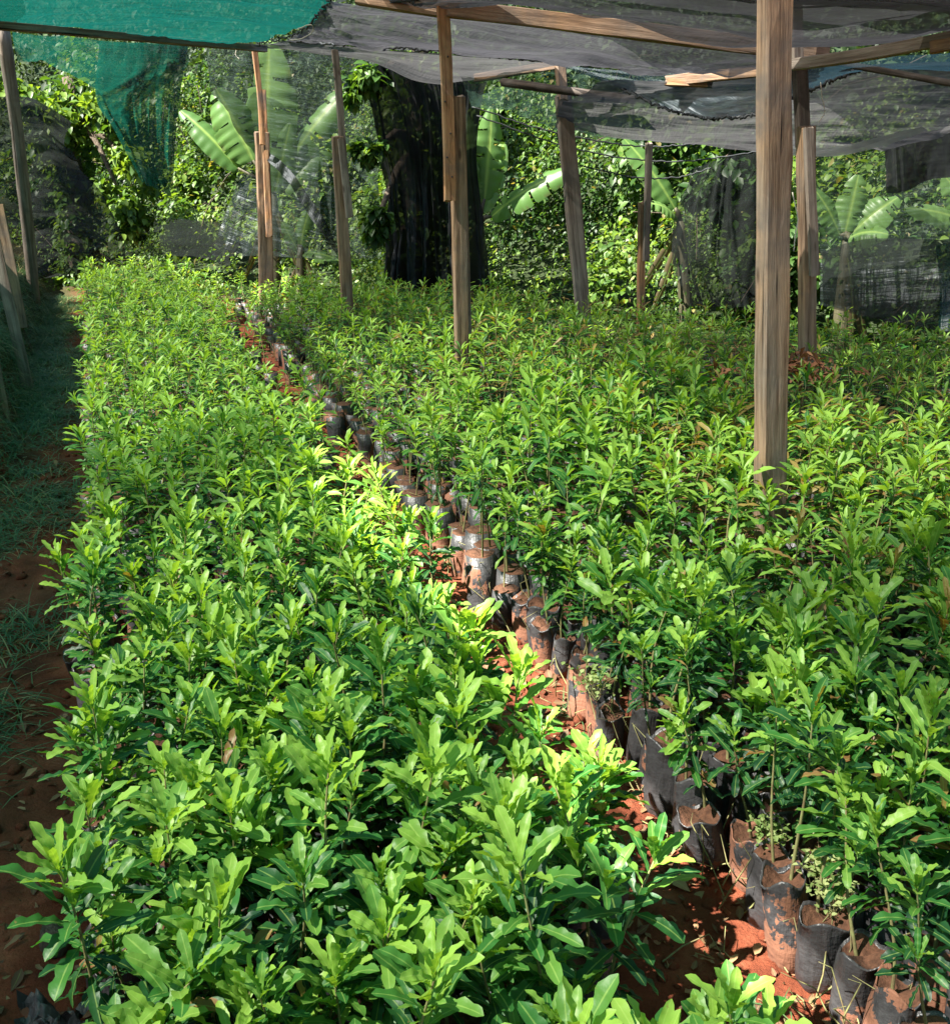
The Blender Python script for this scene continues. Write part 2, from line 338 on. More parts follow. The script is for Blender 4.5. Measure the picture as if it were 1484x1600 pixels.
# ---------------------------------------------------------------- seedlings
BAGH = .175; BAGR = .050
def bag_geo(seed, k=26, hi=True):
    r = np.random.default_rng(seed); zs = np.array([0, .012, .05, .09, .13, .165, BAGH, BAGH + .006, BAGH - .004, BAGH - .012]) if hi else np.array([0, .1, BAGH, BAGH - .01])
    rs = np.array([.82, .95, 1.02, .99, 1.02, .98, 1.0, .97, .93, .0]) if hi else np.array([.95, 1.02, 1, .02])
    V = []; ph = r.uniform(0, 6.28, 4); lean = r.normal(0, .018, 2)
    for i, z in enumerate(zs):
        g = np.arange(k) * 2 * np.pi / k
        rad = BAGR * rs[i] * (1 + .09 * np.sin(2 * g + ph[0]) + .05 * np.sin(5 * g + ph[1] + z * 30) + .02 * np.sin(9 * g + ph[2] - z * 40))
        zz = z + (.012 * np.sin(3 * g + ph[3]) + .003 * np.sin(5 * g + ph[1]) if (hi and 6 <= i <= 8) else 0) + 0 * g
        V.append(np.stack([rad * np.cos(g) + lean[0] * z / .19, rad * np.sin(g) + lean[1] * z / .19, zz], -1))
    n = len(zs); V = np.vstack(V); j = np.arange(k)
    F = np.vstack([np.stack([i * k + j, i * k + (j + 1) % k, (i + 1) * k + (j + 1) % k, (i + 1) * k + j], -1) for i in range(n - 1)])
    mi = np.zeros(len(F), int); mi[-k:] = 1
    return V, F, mi
def plant_geo(seed, S=7, kind=0, lod=0, lush=1.0, hh=None, sparse=False):
    """stem rises from the soil of the bag; whorls of wavy-edged leaves"""
    r = np.random.default_rng(seed); h = hh or r.uniform(.24, .34); lean = r.normal(0, .035, 2); z0 = BAGH - .015
    def sp(t): return np.array([lean[0] * t ** 1.5 + .008 * math.sin(5 * t + seed), lean[1] * t ** 1.5 + .008 * math.cos(4 * t + seed), z0 + h * t])
    ts = np.linspace(0, 1, 7 if lod == 0 else 3)
    stem = tube([sp(t) for t in ts], [.0042 * (1 - .62 * t) for t in ts], 6 if lod == 0 else 3, False)
    B, Y, PI_, L, Wd, CU, AG, AL = [], [], [], [], [], [], [], []
    t0_ = .50 if sparse else None; nn = (11 if kind == 0 else 10) if lod == 0 else (9 if lod == 1 else 8); t0 = t0_ or (.20 if kind == 0 else .25)
    nsh = 2 if (lod == 0 and r.random() < .6) else 1
    shoots = [(0, 1.0, 0.0, 0.0)] + ([(r.uniform(.3, .5), r.uniform(.6, .8), r.uniform(0, 6.28), .06)] if nsh == 2 else [])
    for (ts0, te, sa, so_) in shoots:
        for i in range(nn if ts0 == 0 else 4):
            m = nn if ts0 == 0 else 4
            t = (t0 if ts0 == 0 else ts0) + (te - (t0 if ts0 == 0 else ts0)) * (i / (m - 1)) ** .85
            p = sp(t) + np.array([math.cos(sa), math.sin(sa), .3]) * so_ * (i / m) * (1 if ts0 else 0)
            top = i / (m - 1); c = 3 if i < m - 1 else 4
            if i >= m - 2: c += 1
            y0 = r.uniform(0, 6.28)
            for j in range(c):
                if r.random() < .10 * (1 - top): continue
                B.append(p + np.array([0, 0, r.normal(0, .003)])); Y.append(y0 + j * 6.283 / c + r.normal(0, .22))
                PI_.append(math.radians(np.interp(top, [0, .5, .8, 1], [-5, 25, 46, 68] if lod == 0 else [-5, 15, 32, 58]) + r.normal(0, 12 if lod == 0 else 18)))
                L.append(lush * np.interp(top, [0, .4, .85, 1], [.072, .100, .111, .078]) * r.uniform(.78, 1.22))
                Wd.append(L[-1] * (r.uniform(.19, .26) if kind == 0 else r.uniform(.15, .21))); CU.append(r.uniform(.15, .95) + (.25 if top < .5 else 0))
                AG.append(1.15 if r.random() < .012 else np.clip(top ** 1.5 * .85 + r.normal(.08, .12), 0, 1)); AL.append(.75 if (kind == 1 and r.random() < .22) or (r.random() < .012) else 0.0)
    n = len(B)
    V, F, A = leaf_batch(B, Y, PI_, L, Wd, CU, S=S, fold=.30, wave=.55 if lod < 2 else .3, wk=3.8 if lod == 0 else 1.8, roll=r.normal(0, .3, n), age=np.array(AG), alt=np.array(AL))
    return stem, (V, F, A)

VAR = []
for k in range(16):
    kind = 0 if k < 11 else 1
    st, lf = plant_geo(100 + k, 15, kind)
    VAR.append((mesh_np('seedling_stem', st[0], st[1], M['stem']), mesh_np('seedling_foliage', lf[0], lf[1], M['leaf'], lf[2]), kind))
MIDV = []
for k in range(10):
    kind = 0 if k < 6 else 1
    st, lf = plant_geo(200 + k, 12, kind, lush=.84, hh=.27 + .012 * (k % 5))
    MIDV.append((mesh_np('seedling_stem', st[0], st[1], M['stem']), mesh_np('seedling_foliage', lf[0], lf[1], M['leaf'], lf[2]), kind))
SPV = []                                            # sparse ones for the bare edge along the path
for k in range(5):
    st, lf = plant_geo(300 + k, 15, 0, hh=.30 + .02 * k, lush=.85, sparse=True)
    SPV.append((mesh_np('seedling_stem', st[0], st[1], M['stem']), mesh_np('seedling_foliage', lf[0], lf[1], M['leaf'], lf[2]), 0))
BAGS = []
for k in range(8):
    V, F, mi = bag_geo(50 + k); BAGS.append(mesh_np('grow_bag', V, F, [M['bag'], M['potsoil']], midx=mi))

def in_beds(u, v):
    return (-.16 <= u <= 1.0) or (1.31 <= u <= 1.88) or (2.02 <= u <= 3.55) or (3.80 <= u <= 7.2)
POSTS_UV = [(1.54, 11.41), (1.79, 8.67), (1.90, 6.03), (2.27, 3.42), (3.49, 8.0), (4.05, 8.11), (3.83, 5.5)]
spots = []
SPC = .113
for u0, u1 in ((-.11, .94), (1.31, 1.87), (2.03, 3.55), (3.82, 7.2)):
    nc = int((u1 - u0) / SPC) + 1
    for i in range(nc):
        for j in range(int(13.2 / SPC)):
            u = u0 + i * (u1 - u0) / max(1, nc - 1) + random.gauss(0, .018); v = .95 + j * SPC + (SPC / 2 if i % 2 else 0) + random.gauss(0, .018)
            x, y, _ = UV(u, v)
            if q_of(x, y) > -.22 or y < .95: continue
            if u < 1.0 and v > 12.7: continue
            if any((u - a) ** 2 + (v - b) ** 2 < .010 for a, b in POSTS_UV): continue
            # keep what the picture's cone (with a margin for a step aside) can see
            px = x / y
            if abs(px) > .66 + .5 / y: continue
            if random.random() < .03: continue
            if .86 < u < 1.1 and v > 4.4: continue
            if .89 < u < 1.1 and 1.1 < v < 2.9 and random.random() < .9: continue
            if .80 < u < .89 and 1.3 < v < 2.3 and random.random() < .4: continue
            if .90 < u < 1.1 and 2.1 < v < 3.4 and random.random() < .6: continue
            spots.append((u, v, x, y))
for j in range(80):                                   # strays that narrow the far part of the path
    for u_, pr in ((1.0, .3), (1.23, .15)):
        v = 4.6 + j * .12 + random.gauss(0, .02); u = u_ + random.gauss(0, .02)
        if random.random() > pr or v > 12.6: continue
        x, y, _ = UV(u, v)
        if q_of(x, y) < -.22: spots.append((u, v, x, y))
def zone(u, v):
    if u < 0.0: return 'outer'
    if u < .75: return 'mid'
    if u < 1.0: return 'lpath'
    if u < 1.42: return 'rpath'
    if u < 2.0: return 'second'
    return 'third'
def inframe(x, y):
    for z in (.5, .1):
        dy = y * math.cos(PITCH) + (HCAM - z) * math.sin(PITCH); dz = (z - HCAM) * math.cos(PITCH) + y * math.sin(PITCH)
        if dy > .1 and abs(x / dy) < 742 / FPX * 1.03 and abs(dz / dy) < 800 / FPX * 1.05: return True
    return False
order = sorted(spots, key=lambda s: s[2] ** 2 + s[3] ** 2 + (0 if inframe(s[2], s[3]) else 1e6))
near = order[:300]; rest = order[300:]
DIST = [(1.0, 1.9, 'nearest'), (1.9, 2.7, 'next'), (2.7, 99, 'farther')]
ZL = {
 'outer': ['bushy green seedling on the outer edge of the left bed, near the bottom corner', 'bushy green seedling on the outer edge of the left bed beside bare red soil', 'bushy green seedling on the outer edge of the left bed beside dark grass tufts'],
 'mid': ['large leaved bright green seedling inside the left bed at the very front', 'glossy green seedling inside the left bed just behind the front plants', 'glossy green seedling inside the left bed where the leaves begin to look small'],
 'lpath': ['green seedling leaning over the red path from the front of the left bed', 'sunlit yellow green seedling leaning over the path from the left bed', 'seedling on the path edge of the left bed beyond the sunlit patch'],
 'rpath': ['seedling in a dusty black bag at the near end of the path row', 'seedling in an exposed bag on the far side of the path, opposite the sunlit leaves', 'thin stemmed seedling in a shaded bag along the far side of the path'],
 'second': ['bright green seedling in the narrow middle bed at the right bottom corner', 'wavy leaved seedling in the middle bed left of the big square post', 'seedling in the middle bed beyond the sunlit part of the path'],
 'third': ['wavy leaved seedling at the front of the right bed', 'wavy leaved seedling in the right bed below the foot of the big post', 'seedling in the right bed level with the foot of the big post']}
zcount = {}
def place_seedling(u, v, x, y, i):
    zn = zone(u, v); dk = [k for k, (a, b, _) in enumerate(DIST) if a <= v < b or (k == 0 and v < a)][0]
    if zn == 'third': st, fo, kd = VAR[random.choice([0, 2, 4, 5, 11, 12, 13, 14, 15])]
    elif zn == 'rpath' and random.random() < (.85 if v < 3.6 else .4): st, fo, kd = SPV[random.randrange(5)]
    else: st, fo, kd = VAR[random.randrange(11)]
    if v > 2.5 and zn != 'rpath': st, fo, kd = random.choice(MIDV if zn == 'third' else MIDV[:6])
    z = float(ground_h(np.array(x), np.array(y))) - .004
    t = thing('potted_seedling', (x, y, z), ZL[zn][dk], 'seedling', 'potted seedlings set out in the nursery beds')
    t.rotation_euler = (random.gauss(0, .08), random.gauss(0, .08), random.uniform(0, 6.28)); s = random.uniform(.82, 1.14) * (1.09 if u > 1.9 else 1.0); t.scale = (s, s, s * random.uniform(.9, 1.14))
    link('grow_bag', BAGS[random.randrange(8)], t); link('stem', st, t); link('foliage', fo, t)
    return t
for i, (u, v, x, y) in enumerate(near): place_seedling(u, v, x, y, i)

# the rest of the seedlings, past three hundred: one object
LOD = {}
for lod, S, cnt in ((1, 6, 15), (2, 4, 18)):
    for k in range(cnt):
        kind = k % 3
        st, lf = plant_geo(500 + 40 * lod + k, S, kind % 2, lod, lush=(.70 if kind == 2 else .76) * (1 if lod == 1 else .92), sparse=kind == 2)
        b = bag_geo(k, 8, False)
        V = np.vstack([lf[0], st[0], b[0]]); o1 = len(lf[0]); o2 = o1 + len(st[0])
        F = np.vstack([lf[1], st[1] + o1, b[1] + o2]); mi = np.concatenate([np.zeros(len(lf[1]), int), np.ones(len(st[1]), int), 2 + b[2]])
        A = np.zeros((len(V), 4)); A[:o1] = lf[2]; LOD.setdefault((lod, kind), []).append((V, F, mi, A))
Vs, Fs, Ms, As, o = [], [], [], [], 0
for (u, v, x, y) in rest:
    lod = 1 if y < 5.5 else 2; kind = 1 if (u > 1.95 and random.random() < .55) else 0
    if 1.16 < u < 1.38 and random.random() < .4: kind = 2
    V, F, mi, A = random.choice(LOD[(lod, kind)]); a = random.uniform(0, 6.28); s = random.uniform(.78, 1.2) * (1 + .12 * float(vnoise(x * 1.1, y * 1.1, 5)))
    if u > 1.5: s *= 1.18
    if q_of(x, y) > -3: s *= 1 - .16 * min(1, (q_of(x, y) + 3) / 2) * (1 if u > 1.2 else .4)
    if u > 4: s *= .93
    c, sn = math.cos(a), math.sin(a); R = np.array([[c, -sn, 0], [sn, c, 0], [0, 0, 1]])
    z = float(ground_h(np.array(x), np.array(y)))
    lx, ly = random.gauss(0, .06), random.gauss(0, .06); VV = (V @ R.T) * s; VV[:, 0] += VV[:, 2] * lx; VV[:, 1] += VV[:, 2] * ly
    Vs.append(VV + np.array([x, y, z])); Fs.append(F + o); Ms.append(mi); o += len(V)
    A = A.copy(); A[:, 2] += random.gauss(0, .15) - (.16 if u > 2 and v > 4 else 0); As.append(A)
me = mesh_np('seedlings', np.vstack(Vs), np.vstack(Fs), [M['leaf'], M['stem'], M['bagrow'], M['potsoil']], np.vstack(As), np.concatenate(Ms))
tag(link('seedlings', me), 'dense green carpet of potted seedlings filling the beds back to the nets', 'seedlings', kind='stuff')
print('spots', len(spots), 'faces', sum(len(f) for f in Fs))

# ---------------------------------------------------------------- timber
def board_mesh(name, L, w, t, mat, seed=0, bow=.0, k=14, rnd=False, taper=0.0):
    r = np.random.default_rng(seed); V = []
    if rnd: prof = [(math.cos(a) * w / 2, math.sin(a) * t / 2) for a in np.linspace(0, 2 * math.pi, 12, endpoint=False)]
    else:
        c = min(w, t) * .09
        prof = [(-w/2+c, -t/2), (0, -t/2), (w/2-c, -t/2), (w/2, -t/2+c), (w/2, 0), (w/2, t/2-c), (w/2-c, t/2), (0, t/2), (-w/2+c, t/2), (-w/2, t/2-c), (-w/2, 0), (-w/2, -t/2+c)]
    n = len(prof); pr = np.array(prof); edge = r.uniform(0, 60, n)
    for i in range(k + 1):
        z = L * i / k; b = bow * math.sin(math.pi * i / k); tp = 1 - taper * i / k
        j = 1 + .09 * vnoise(z * 4 + edge, np.full(n, seed * 3.1)) + .04 * vnoise(z * 22 + edge, np.full(n, seed * 1.7 + 9))
        zz = z + (r.normal(0, .006, n) if i in (0, k) else 0)
        V.append(np.stack([pr[:, 0] * j * tp + b, pr[:, 1] * j * tp + .35 * b, zz + 0 * j], -1))
    V = np.vstack(V); j = np.arange(n)
    F = np.vstack([np.stack([i * n + j, i * n + (j + 1) % n, (i + 1) * n + (j + 1) % n, (i + 1) * n + j], -1) for i in range(k)])
    caps = np.array([list(range(n))[::-1], [k * n + q for q in range(n)]])
    return mesh_np(name, V, [F, caps], mat, smooth=rnd)
def board(name, p0, p1, w, t, mat, parent=None, face=None, seed=0, bow=0.0, rnd=False, taper=0):
    """local z runs p0 -> p1, local -y looks along face"""
    p0, p1 = Vector(p0), Vector(p1); L = (p1 - p0).length; z = (p1 - p0).normalized()
    f = Vector(face) if face is not None else Vector((-D[0], -D[1], 0)); y = -(f - z * f.dot(z)).normalized(); x = y.cross(z)
    me = board_mesh(name, L, w, t, M[mat], seed, bow, max(6, int(L / .12)), rnd, taper)
    o = link(name, me, parent); R = Matrix((x, y, z)).transposed()
    loc = p0 - (parent.location if parent else Vector((0, 0, 0)))
    o.matrix_basis = Matrix.Translation(loc) @ R.to_4x4(); return o
def ext_down(a, b, z=-.08):
    a, b = Vector(a), Vector(b); t = (z - a.z) / (b.z - a.z); return a + (b - a) * t
FACE = Vector((-D[0], -D[1], 0))
sh = Vector((N[0], N[1], 0))
def post(label, segs, group='rough timber posts holding up the shade roof', cat='post'):
    base = Vector(segs[0][1]); t = thing('wooden_post', (base.x, base.y, float(ground_h(np.array(base.x), np.array(base.y)))), label, cat, group)
    for k, (nm, a, b, w, th, mat, fc, bow) in enumerate(segs): board(nm, a, b, w, th, mat, t, fc, seed=hash(label) % 1000 * 0 + len(label) * 7 + k, bow=bow, rnd=(nm == 'round_pole'))
    return t
# far left round pole on the bank
a, b = P(45, 396, 10.9), P(4, 40, 10.2); post('round grey pole at the far left edge, under the green net', [('round_pole', ext_down(a, b, .1), b, .11, .11, 'woodgrey', FACE, .02)])
# the spliced post right of the left bed's far end
Y = 11.3; a, b = P(414, 410, Y), P(409, 207, Y)
post('spliced post of one thick stump and two thin sticks before the tallest banana leaf', [('lower_post', ext_down(a, b), b, .135, .09, 'wood', FACE, .01),
     ('upper_stick', P(410, 225, Y - .12), P(397, 72, Y - .1), .05, .045, 'woodred', FACE, .015), ('second_stick', P(421, 370, Y - .1), P(410, 140, Y + .05), .06, .05, 'woodred', FACE, .0)])
Y = 8.85; a, b = P(542, 468, Y), P(527, 213, Y)
post('spliced post with a wide pale lower board left of the black drape', [('lower_post', ext_down(a, b), b, .088, .06, 'wood', FACE, .0), ('side_board', P(546, 340, Y - .02), P(532, 216, Y - .02), .055, .05, 'woodgrey', FACE, .0),
     ('upper_stick', P(539, 300, Y + .06), P(523, 78, Y + .05), .05, .04, 'woodgrey', FACE, .01)])
Y = 6.35; a, b = P(721, 566, Y), P(714, 150, Y)
post('tall spliced post whose front plank is full of nail holes, in front of the drape', [('lower_post', ext_down(a, b), b, .075, .06, 'wood', FACE, .0), ('nailed_plank', P(703, 312, Y - .07), P(692, 10, Y - .05), .062, .028, 'woodred', FACE, .006),
     ('side_board', P(729, 520, Y + .05), P(719, 200, Y + .05), .05, .04, 'woodgrey', FACE, .0)])
Y = 8.7; a, b = P(909, 470, Y), P(880, 150, Y)
post('leaning grey board post with a fork in its top, beside the sunlit banana leaf', [('lower_post', ext_down(a, b), b, .115, .05, 'woodgrey', FACE, .0), ('top_block', P(879, 156, Y - .01), P(875, 100, Y), .065, .06, 'wood', FACE, 0)])
Y = 8.8; a, b = P(1001, 462, Y), P(1003, 315, Y)
post('thin two piece stake of a brown foot and a pale top by the vine hedge', [('lower_post', ext_down(a, b), b, .052, .05, 'woodred', FACE, 0), ('upper_stick', P(1009, 407, Y - .05), P(1014, 224, Y - .05), .046, .04, 'woodgrey', FACE, 0)])
# the big near post
Y = 3.97; a, b = P(1203, 760, Y), P(1211, 0, Y); top = a + (b - a) * 1.22
post('thickest square sawn post, nearest the camera, sunlit down its left face', [('lower_post', ext_down(a, b), top, .098, .075, 'wood', FACE, .0)])
Y = 6.45; a, b = P(1261, 560, Y), P(1259, 198, Y)
post('worn spliced post just behind and right of the thickest post', [('lower_post', ext_down(a, b), b, .085, .07, 'wood', FACE, 0), ('bark_slab', P(1272, 430, Y - .09), P(1263, 200, Y - .05), .055, .03, 'woodgrey', FACE, .0),
     ('upper_stick', P(1255, 230, Y + .08), P(1247, 60, Y + .08), .075, .05, 'wooddark', FACE, 0)])
o = board('hanging_plank', P(1246, 96, 6.2), P(1242, -60, 6.2), .055, .03, 'woodgrey', None, FACE, 5)
tag(o, 'short grey plank hanging from the roof right behind the thickest post', 'plank')

UPF = Vector((0, -1, .1))
def beam(nm, a, b, w, t, mat, label, cat='beam', bow=0, rnd=False, fc=UPF, seed=3, grp='roof beams under the shade nets'):
    o = board(nm, a, b, w, t, mat, None, fc, seed, bow, rnd); return tag(o, label, cat, grp)
beam('roof_beam', P(560, -10, 6.45), P(705, 14, 6.4), .10, .055, 'wood', 'short brown beam meeting the nail holed plank at its top', seed=4)
beam('roof_beam', P(700, 12, 6.3), P(1292, 84, 6.32), .085, .05, 'wood', 'long straight beam running from the nail holed plank behind the thickest post', seed=5)
beam('roof_beam', P(1236, 101, 6.1), P(1500, 55, 5.5), .056, .045, 'woodgrey', 'pale beam rising to the right edge from the thickest post', seed=6, bow=.01)
beam('roof_beam', P(-40, 36, 8.7), P(415, 76, 11.2), .055, .05, 'woodgrey', 'thin straight beam along the lower edge of the green net', seed=7)
beam('roof_beam', P(742, 122, 9.0), P(872, 100, 8.75), .055, .05, 'wood', 'short sunlit beam rising to the forked grey post', seed=8)
beam('roof_beam', P(1042, 126, 7.6), P(1190, 110, 7.0), .06, .05, 'wood', 'pale curved beam just left of the thickest post', seed=9)
o = beam('beam_block', P(1044, 128, 7.5), P(1112, 131, 7.4), .045, .05, 'woodred', 'small broken wood block under the pale curved beam', 'wood block', seed=10, grp=None)
beam('roof_pole', P(785, 128, 8.8), P(992, 156, 8.2), .06, .06, 'wooddark', 'dark knobbly pole passing behind the forked grey post', 'pole', rnd=True, seed=11, grp='dark poles under the shade nets')
beam('roof_pole', P(1310, 98, 6.6), P(1500, 132, 6.0), .035, .035, 'wooddark', 'thin dark pole slanting to the right edge under the nets', 'pole', rnd=True, seed=12, grp='dark poles under the shade nets')
o = beam('beam_block', P(1456, 74, 5.5), P(1500, 66, 5.4), .055, .05, 'woodred', 'square timber end under the pale beam at the right edge', 'wood block', seed=13, grp=None)

# leaning boards and stump on the bank at the left edge
for k, (a, b, w, m, lb) in enumerate([(P(47, 618, 7.7), P(-12, 360, 7.9), .075, 'woodgrey', 'grey board leaning on the red bank at the left edge'),
                                 (P(30, 500, 8.6), P(-6, 320, 8.8), .11, 'wood', 'splintered brown board end standing behind the leaning grey board')]):
    b2 = a + (b - a) * 1.0
    tag(board('leaning_board', a - Vector((0, 0, .06)), b2, w, .035, m, None, Vector((.3, -1, .1)), 40 + k), lb, 'board')

# ---------------------------------------------------------------- nets
def cr(P0, n):
    """Catmull-Rom through a list of points -> n samples"""
    P0 = np.array(P0, float); m = len(P0); t = np.linspace(0, m - 1, n); i = np.clip(t.astype(int), 0, m - 2); f = (t - i)[:, None]
    f = f.reshape((-1,) + (1,) * (P0.ndim - 1))
    p1, p2 = P0[i], P0[i + 1]; p0 = np.where((i > 0).reshape(f.shape), P0[np.maximum(i - 1, 0)], 2 * p1 - p2); p3 = np.where((i < m - 2).reshape(f.shape), P0[np.minimum(i + 2, m - 1)], 2 * p2 - p1)
    return .5 * (2 * p1 + (p2 - p0) * f + (2 * p0 - 5 * p1 + 4 * p2 - p3) * f ** 2 + (3 * p1 - p0 - 3 * p2 + p3) * f ** 3)
def net(name, rows, mat, label, cat='shade net', nu=90, nv=60, wrk=.02, folds=None, group=None, seed=0, fray=.0):
    rows = [cr([tuple(p) for p in r], nu) for r in rows]
    G = cr(rows, nv)                                                   # nv,nu,3
    du = np.gradient(G, axis=1); dv = np.gradient(G, axis=0); nm = np.cross(du, dv); nm /= np.linalg.norm(nm, axis=2, keepdims=True) + 1e-9
    su = np.cumsum(np.linalg.norm(du, axis=2), 1); sv = np.cumsum(np.linalg.norm(dv, axis=2), 0)
    d = wrk * (fbm(su * 4.5 + sv * 1.5 + seed * 7, sv * 1.2, seed, 4) if folds else fbm(su * 1.3 + sv * .8 + seed * 7, sv * 4.5, seed, 4))
    if folds:
        nf, amp, g = folds; a = np.linspace(0, 1, nu)[None] * nf * 2 * np.pi + 1.4 * fbm(su * 1.2 + 3, sv * .7, seed + .5, 3) + 2 * g * vnoise(np.linspace(0, 6, nu)[None] + 0 * su, sv * .5, seed)
        d = d + amp * 1.3 * (vnoise(a * .45, sv * .5 + seed, 1.7) + .5 * vnoise(a * 1.1, sv * .8 + seed, 4.7) + .25 * vnoise(a * 2.6, sv * 1.5, 9.1)) * (.6 + .4 * np.linspace(0, 1, nv)[:, None])
    G = G + nm * d[..., None]
    if fray: G[-1, :, 2] += fray * rng.uniform(-1, 1, nu)
    idx = np.arange(nu * nv).reshape(nv, nu); F = np.stack([idx[:-1, :-1], idx[:-1, 1:], idx[1:, 1:], idx[1:, :-1]], -1).reshape(-1, 4)
    me = mesh_np(name, G.reshape(-1, 3), F, M[mat], uvs=np.stack([su, sv], -1).reshape(-1, 2))
    o = link(name, me); tag(o, label, cat, group); return o
def T(u, v, z): return tuple(UV(u, v, z))
# green net over the left bed: seam with the black net runs at u = 1.45; an open slit at u = -0.6 lets full sun on the path
slit = [(-5, .0), (-1, .0), (0.6, .03), (1.5, .24), (2.2, .12), (3.0, .34), (3.8, .34), (4.5, .04), (7, 0)]
rows_l = []; rows_r = []
rr = []
for v, w in slit: rr.append((v, -.62 - w / 2, -.62 + w / 2))
left_rows = [[T(-3.2, v, 2.1), T(-2.0, v, 2.25), T(-1.2, v, 2.36), T(a, v, 2.42)] for v, a, b in rr]
left_rows[-1] = [T(-3.2, 7, 2.1), T(-2.0, 7, 2.25), T(-1.2, 7, 2.40), T(-.30, 7, 2.47)]
left_rows += [[T(-3.2, 9.4, 2.3), T(-2.0, 9.4, 2.35), T(-1.2, 9.4, 2.44), T(-.42, 9.6, 2.50)], [T(-3.2, 12.2, 2.4), T(-2.4, 12.2, 2.45), T(-1.7, 12.2, 2.5), T(-1.15, 12.2, 2.53)]]
net('green_roof_net', left_rows, 'net_green', 'green roof net strip above the aisle left of the left bed', nu=30, nv=90, group='green roof nets')
right_rows = [[T(b + .0, v, 2.42), T(-.1, v, 2.40 - sg), T(.6, v, 2.36 - sg), T(1.46, v, 2.44)] for (v, a, b), sg in zip(rr, [0, 0, 0, 0, .02, .04, .05, .04, .0])]
right_rows[-1] = [P(-60, -60, 7.0), P(120, -70, 7.0), P(330, -60, 6.9), P(520, -4, 6.95)]
net('green_roof_net', right_rows, 'net_green', 'near part of the green net roof over the left bed, at the top edge', nu=50, nv=90, wrk=.018, group='green roof nets')
right_rows = right_rows[-1:] + [[P(-40, -5, 8.0), P(120, 8, 8.4), P(330, 20, 8.6), P(488, 34, 8.6)],
               [P(-40, 34, 8.8), P(120, 45, 9.7), P(300, 67, 10.6), P(400, 68, 11.1)]]
net('green_roof_net', right_rows, 'net_green_tight', 'teal green net roof sagging over the far end of the left bed', nu=90, nv=50, wrk=.03, group='green roof nets')
# black nets
br = []
for v, z in ((-5, 2.4), (-1, 2.38), (2, 2.36), (4.3, 2.34)):
    br.append([T(1.46, v, 2.44), T(2.6, v, z - .05), T(4.0, v, z - .1), T(6.0, v, z - .1), T(8.5, v, z - .1)])
br.append([P(522, -4, 6.9), P(700, -40, 5.8), P(960, -25, 5.4), P(1250, 0, 5.2), P(1700, -40, 4.9)])
net('black_roof_net', br, 'net_black', 'grey black net roof overhead at the top edge', nu=80, nv=90, wrk=.025, seed=2, group='black roof nets')
br = br[-1:]
br.append([P(620, -3, 6.4), P(760, -8, 6.0), P(970, 15, 5.7), P(1250, 44, 5.6), P(1560, 10, 5.2)])
br.append([P(560, -6, 6.5), P(700, 5, 6.35), P(960, 43, 6.1), P(1250, 76, 6.0), P(1520, 50, 5.7)])
net('black_roof_net', br, 'net_black_tight', 'grey black net roof above and before the long straight beam', nu=110, nv=50, wrk=.04, seed=2, group='black roof nets')
net('black_roof_net', [[P(520, 2, 6.9), P(700, 10, 6.5), P(960, 46, 6.4), P(1120, 70, 6.4), P(1280, 84, 6.4)],
                       [P(480, 40, 8.6), P(640, 60, 7.6), P(900, 84, 7.3), P(1080, 100, 6.9), P(1270, 94, 6.6)],
                       [P(448, 64, 10.2), P(600, 74, 8.6), P(870, 98, 8.3), P(1060, 112, 7.3), P(1262, 100, 6.8)]],
    'net_black_tight', 'dark net between the long straight beam and the stitched seam', nu=120, nv=50, wrk=.035, seed=3, group='black roof nets')
net('black_roof_net', [[P(446, 64, 10.2), P(600, 74, 8.6), P(740, 86, 8.4), P(870, 98, 8.3)],
                       [P(420, 68, 10.6), P(590, 84, 8.9), P(720, 108, 8.8), P(868, 100, 8.6)],
                       [P(385, 70, 11.1), P(560, 91, 9.6), P(680, 128, 9.2), P(866, 101, 8.7)]],
    'net_grey', 'pale grey lip of net hanging below the stitched seam', nu=90, nv=24, wrk=.015, seed=4, group='black roof nets')
net('blue_sagging_net', [[P(868, 100, 8.4), P(1000, 112, 7.9), P(1180, 108, 7.1), P(1262, 100, 6.8)],
                         [P(930, 122, 8.2), P(1030, 148, 7.7), P(1150, 158, 7.2), P(1240, 150, 6.9)],
                         [P(960, 134, 8.0), P(1050, 174, 7.6), P(1140, 184, 7.3), P(1225, 168, 7.1)]],
    'net_blue', 'blue green sagging net pocket left of the thickest post', nu=70, nv=40, wrk=.03, seed=5)
net('blue_sagging_net', [[P(1262, 100, 6.5), P(1330, 96, 6.3), P(1400, 88, 6.1), P(1510, 80, 5.9)],
                         [P(1255, 126, 6.8), P(1330, 112, 6.7), P(1400, 108, 6.6), P(1510, 112, 6.5)],
                         [P(1240, 152, 7.1), P(1330, 114, 7.0), P(1400, 104, 7.0), P(1510, 106, 7.0)]],
    'net_blue', 'greenish net scrap under the pale beam at the right edge', nu=70, nv=30, wrk=.02, seed=6)
net('back_roof_net', [[P(940, 128, 7.9), P(1060, 122, 7.5), P(1180, 114, 7.3), P(1330, 108, 7.1), P(1520, 100, 6.8)],
                      [P(880, 160, 8.4), P(1040, 175, 8.0), P(1180, 185, 7.8), P(1340, 178, 7.5), P(1520, 160, 7.1)],
                      [P(868, 196, 8.9), P(1020, 222, 8.7), P(1180, 238, 8.4), P(1330, 240, 8.0), P(1400, 226, 7.7), P(1520, 196, 7.3)]],
    'net_grey', 'broad grey net sloping down at the back right above the hedge', nu=120, nv=60, wrk=.035, seed=7, group='black roof nets')
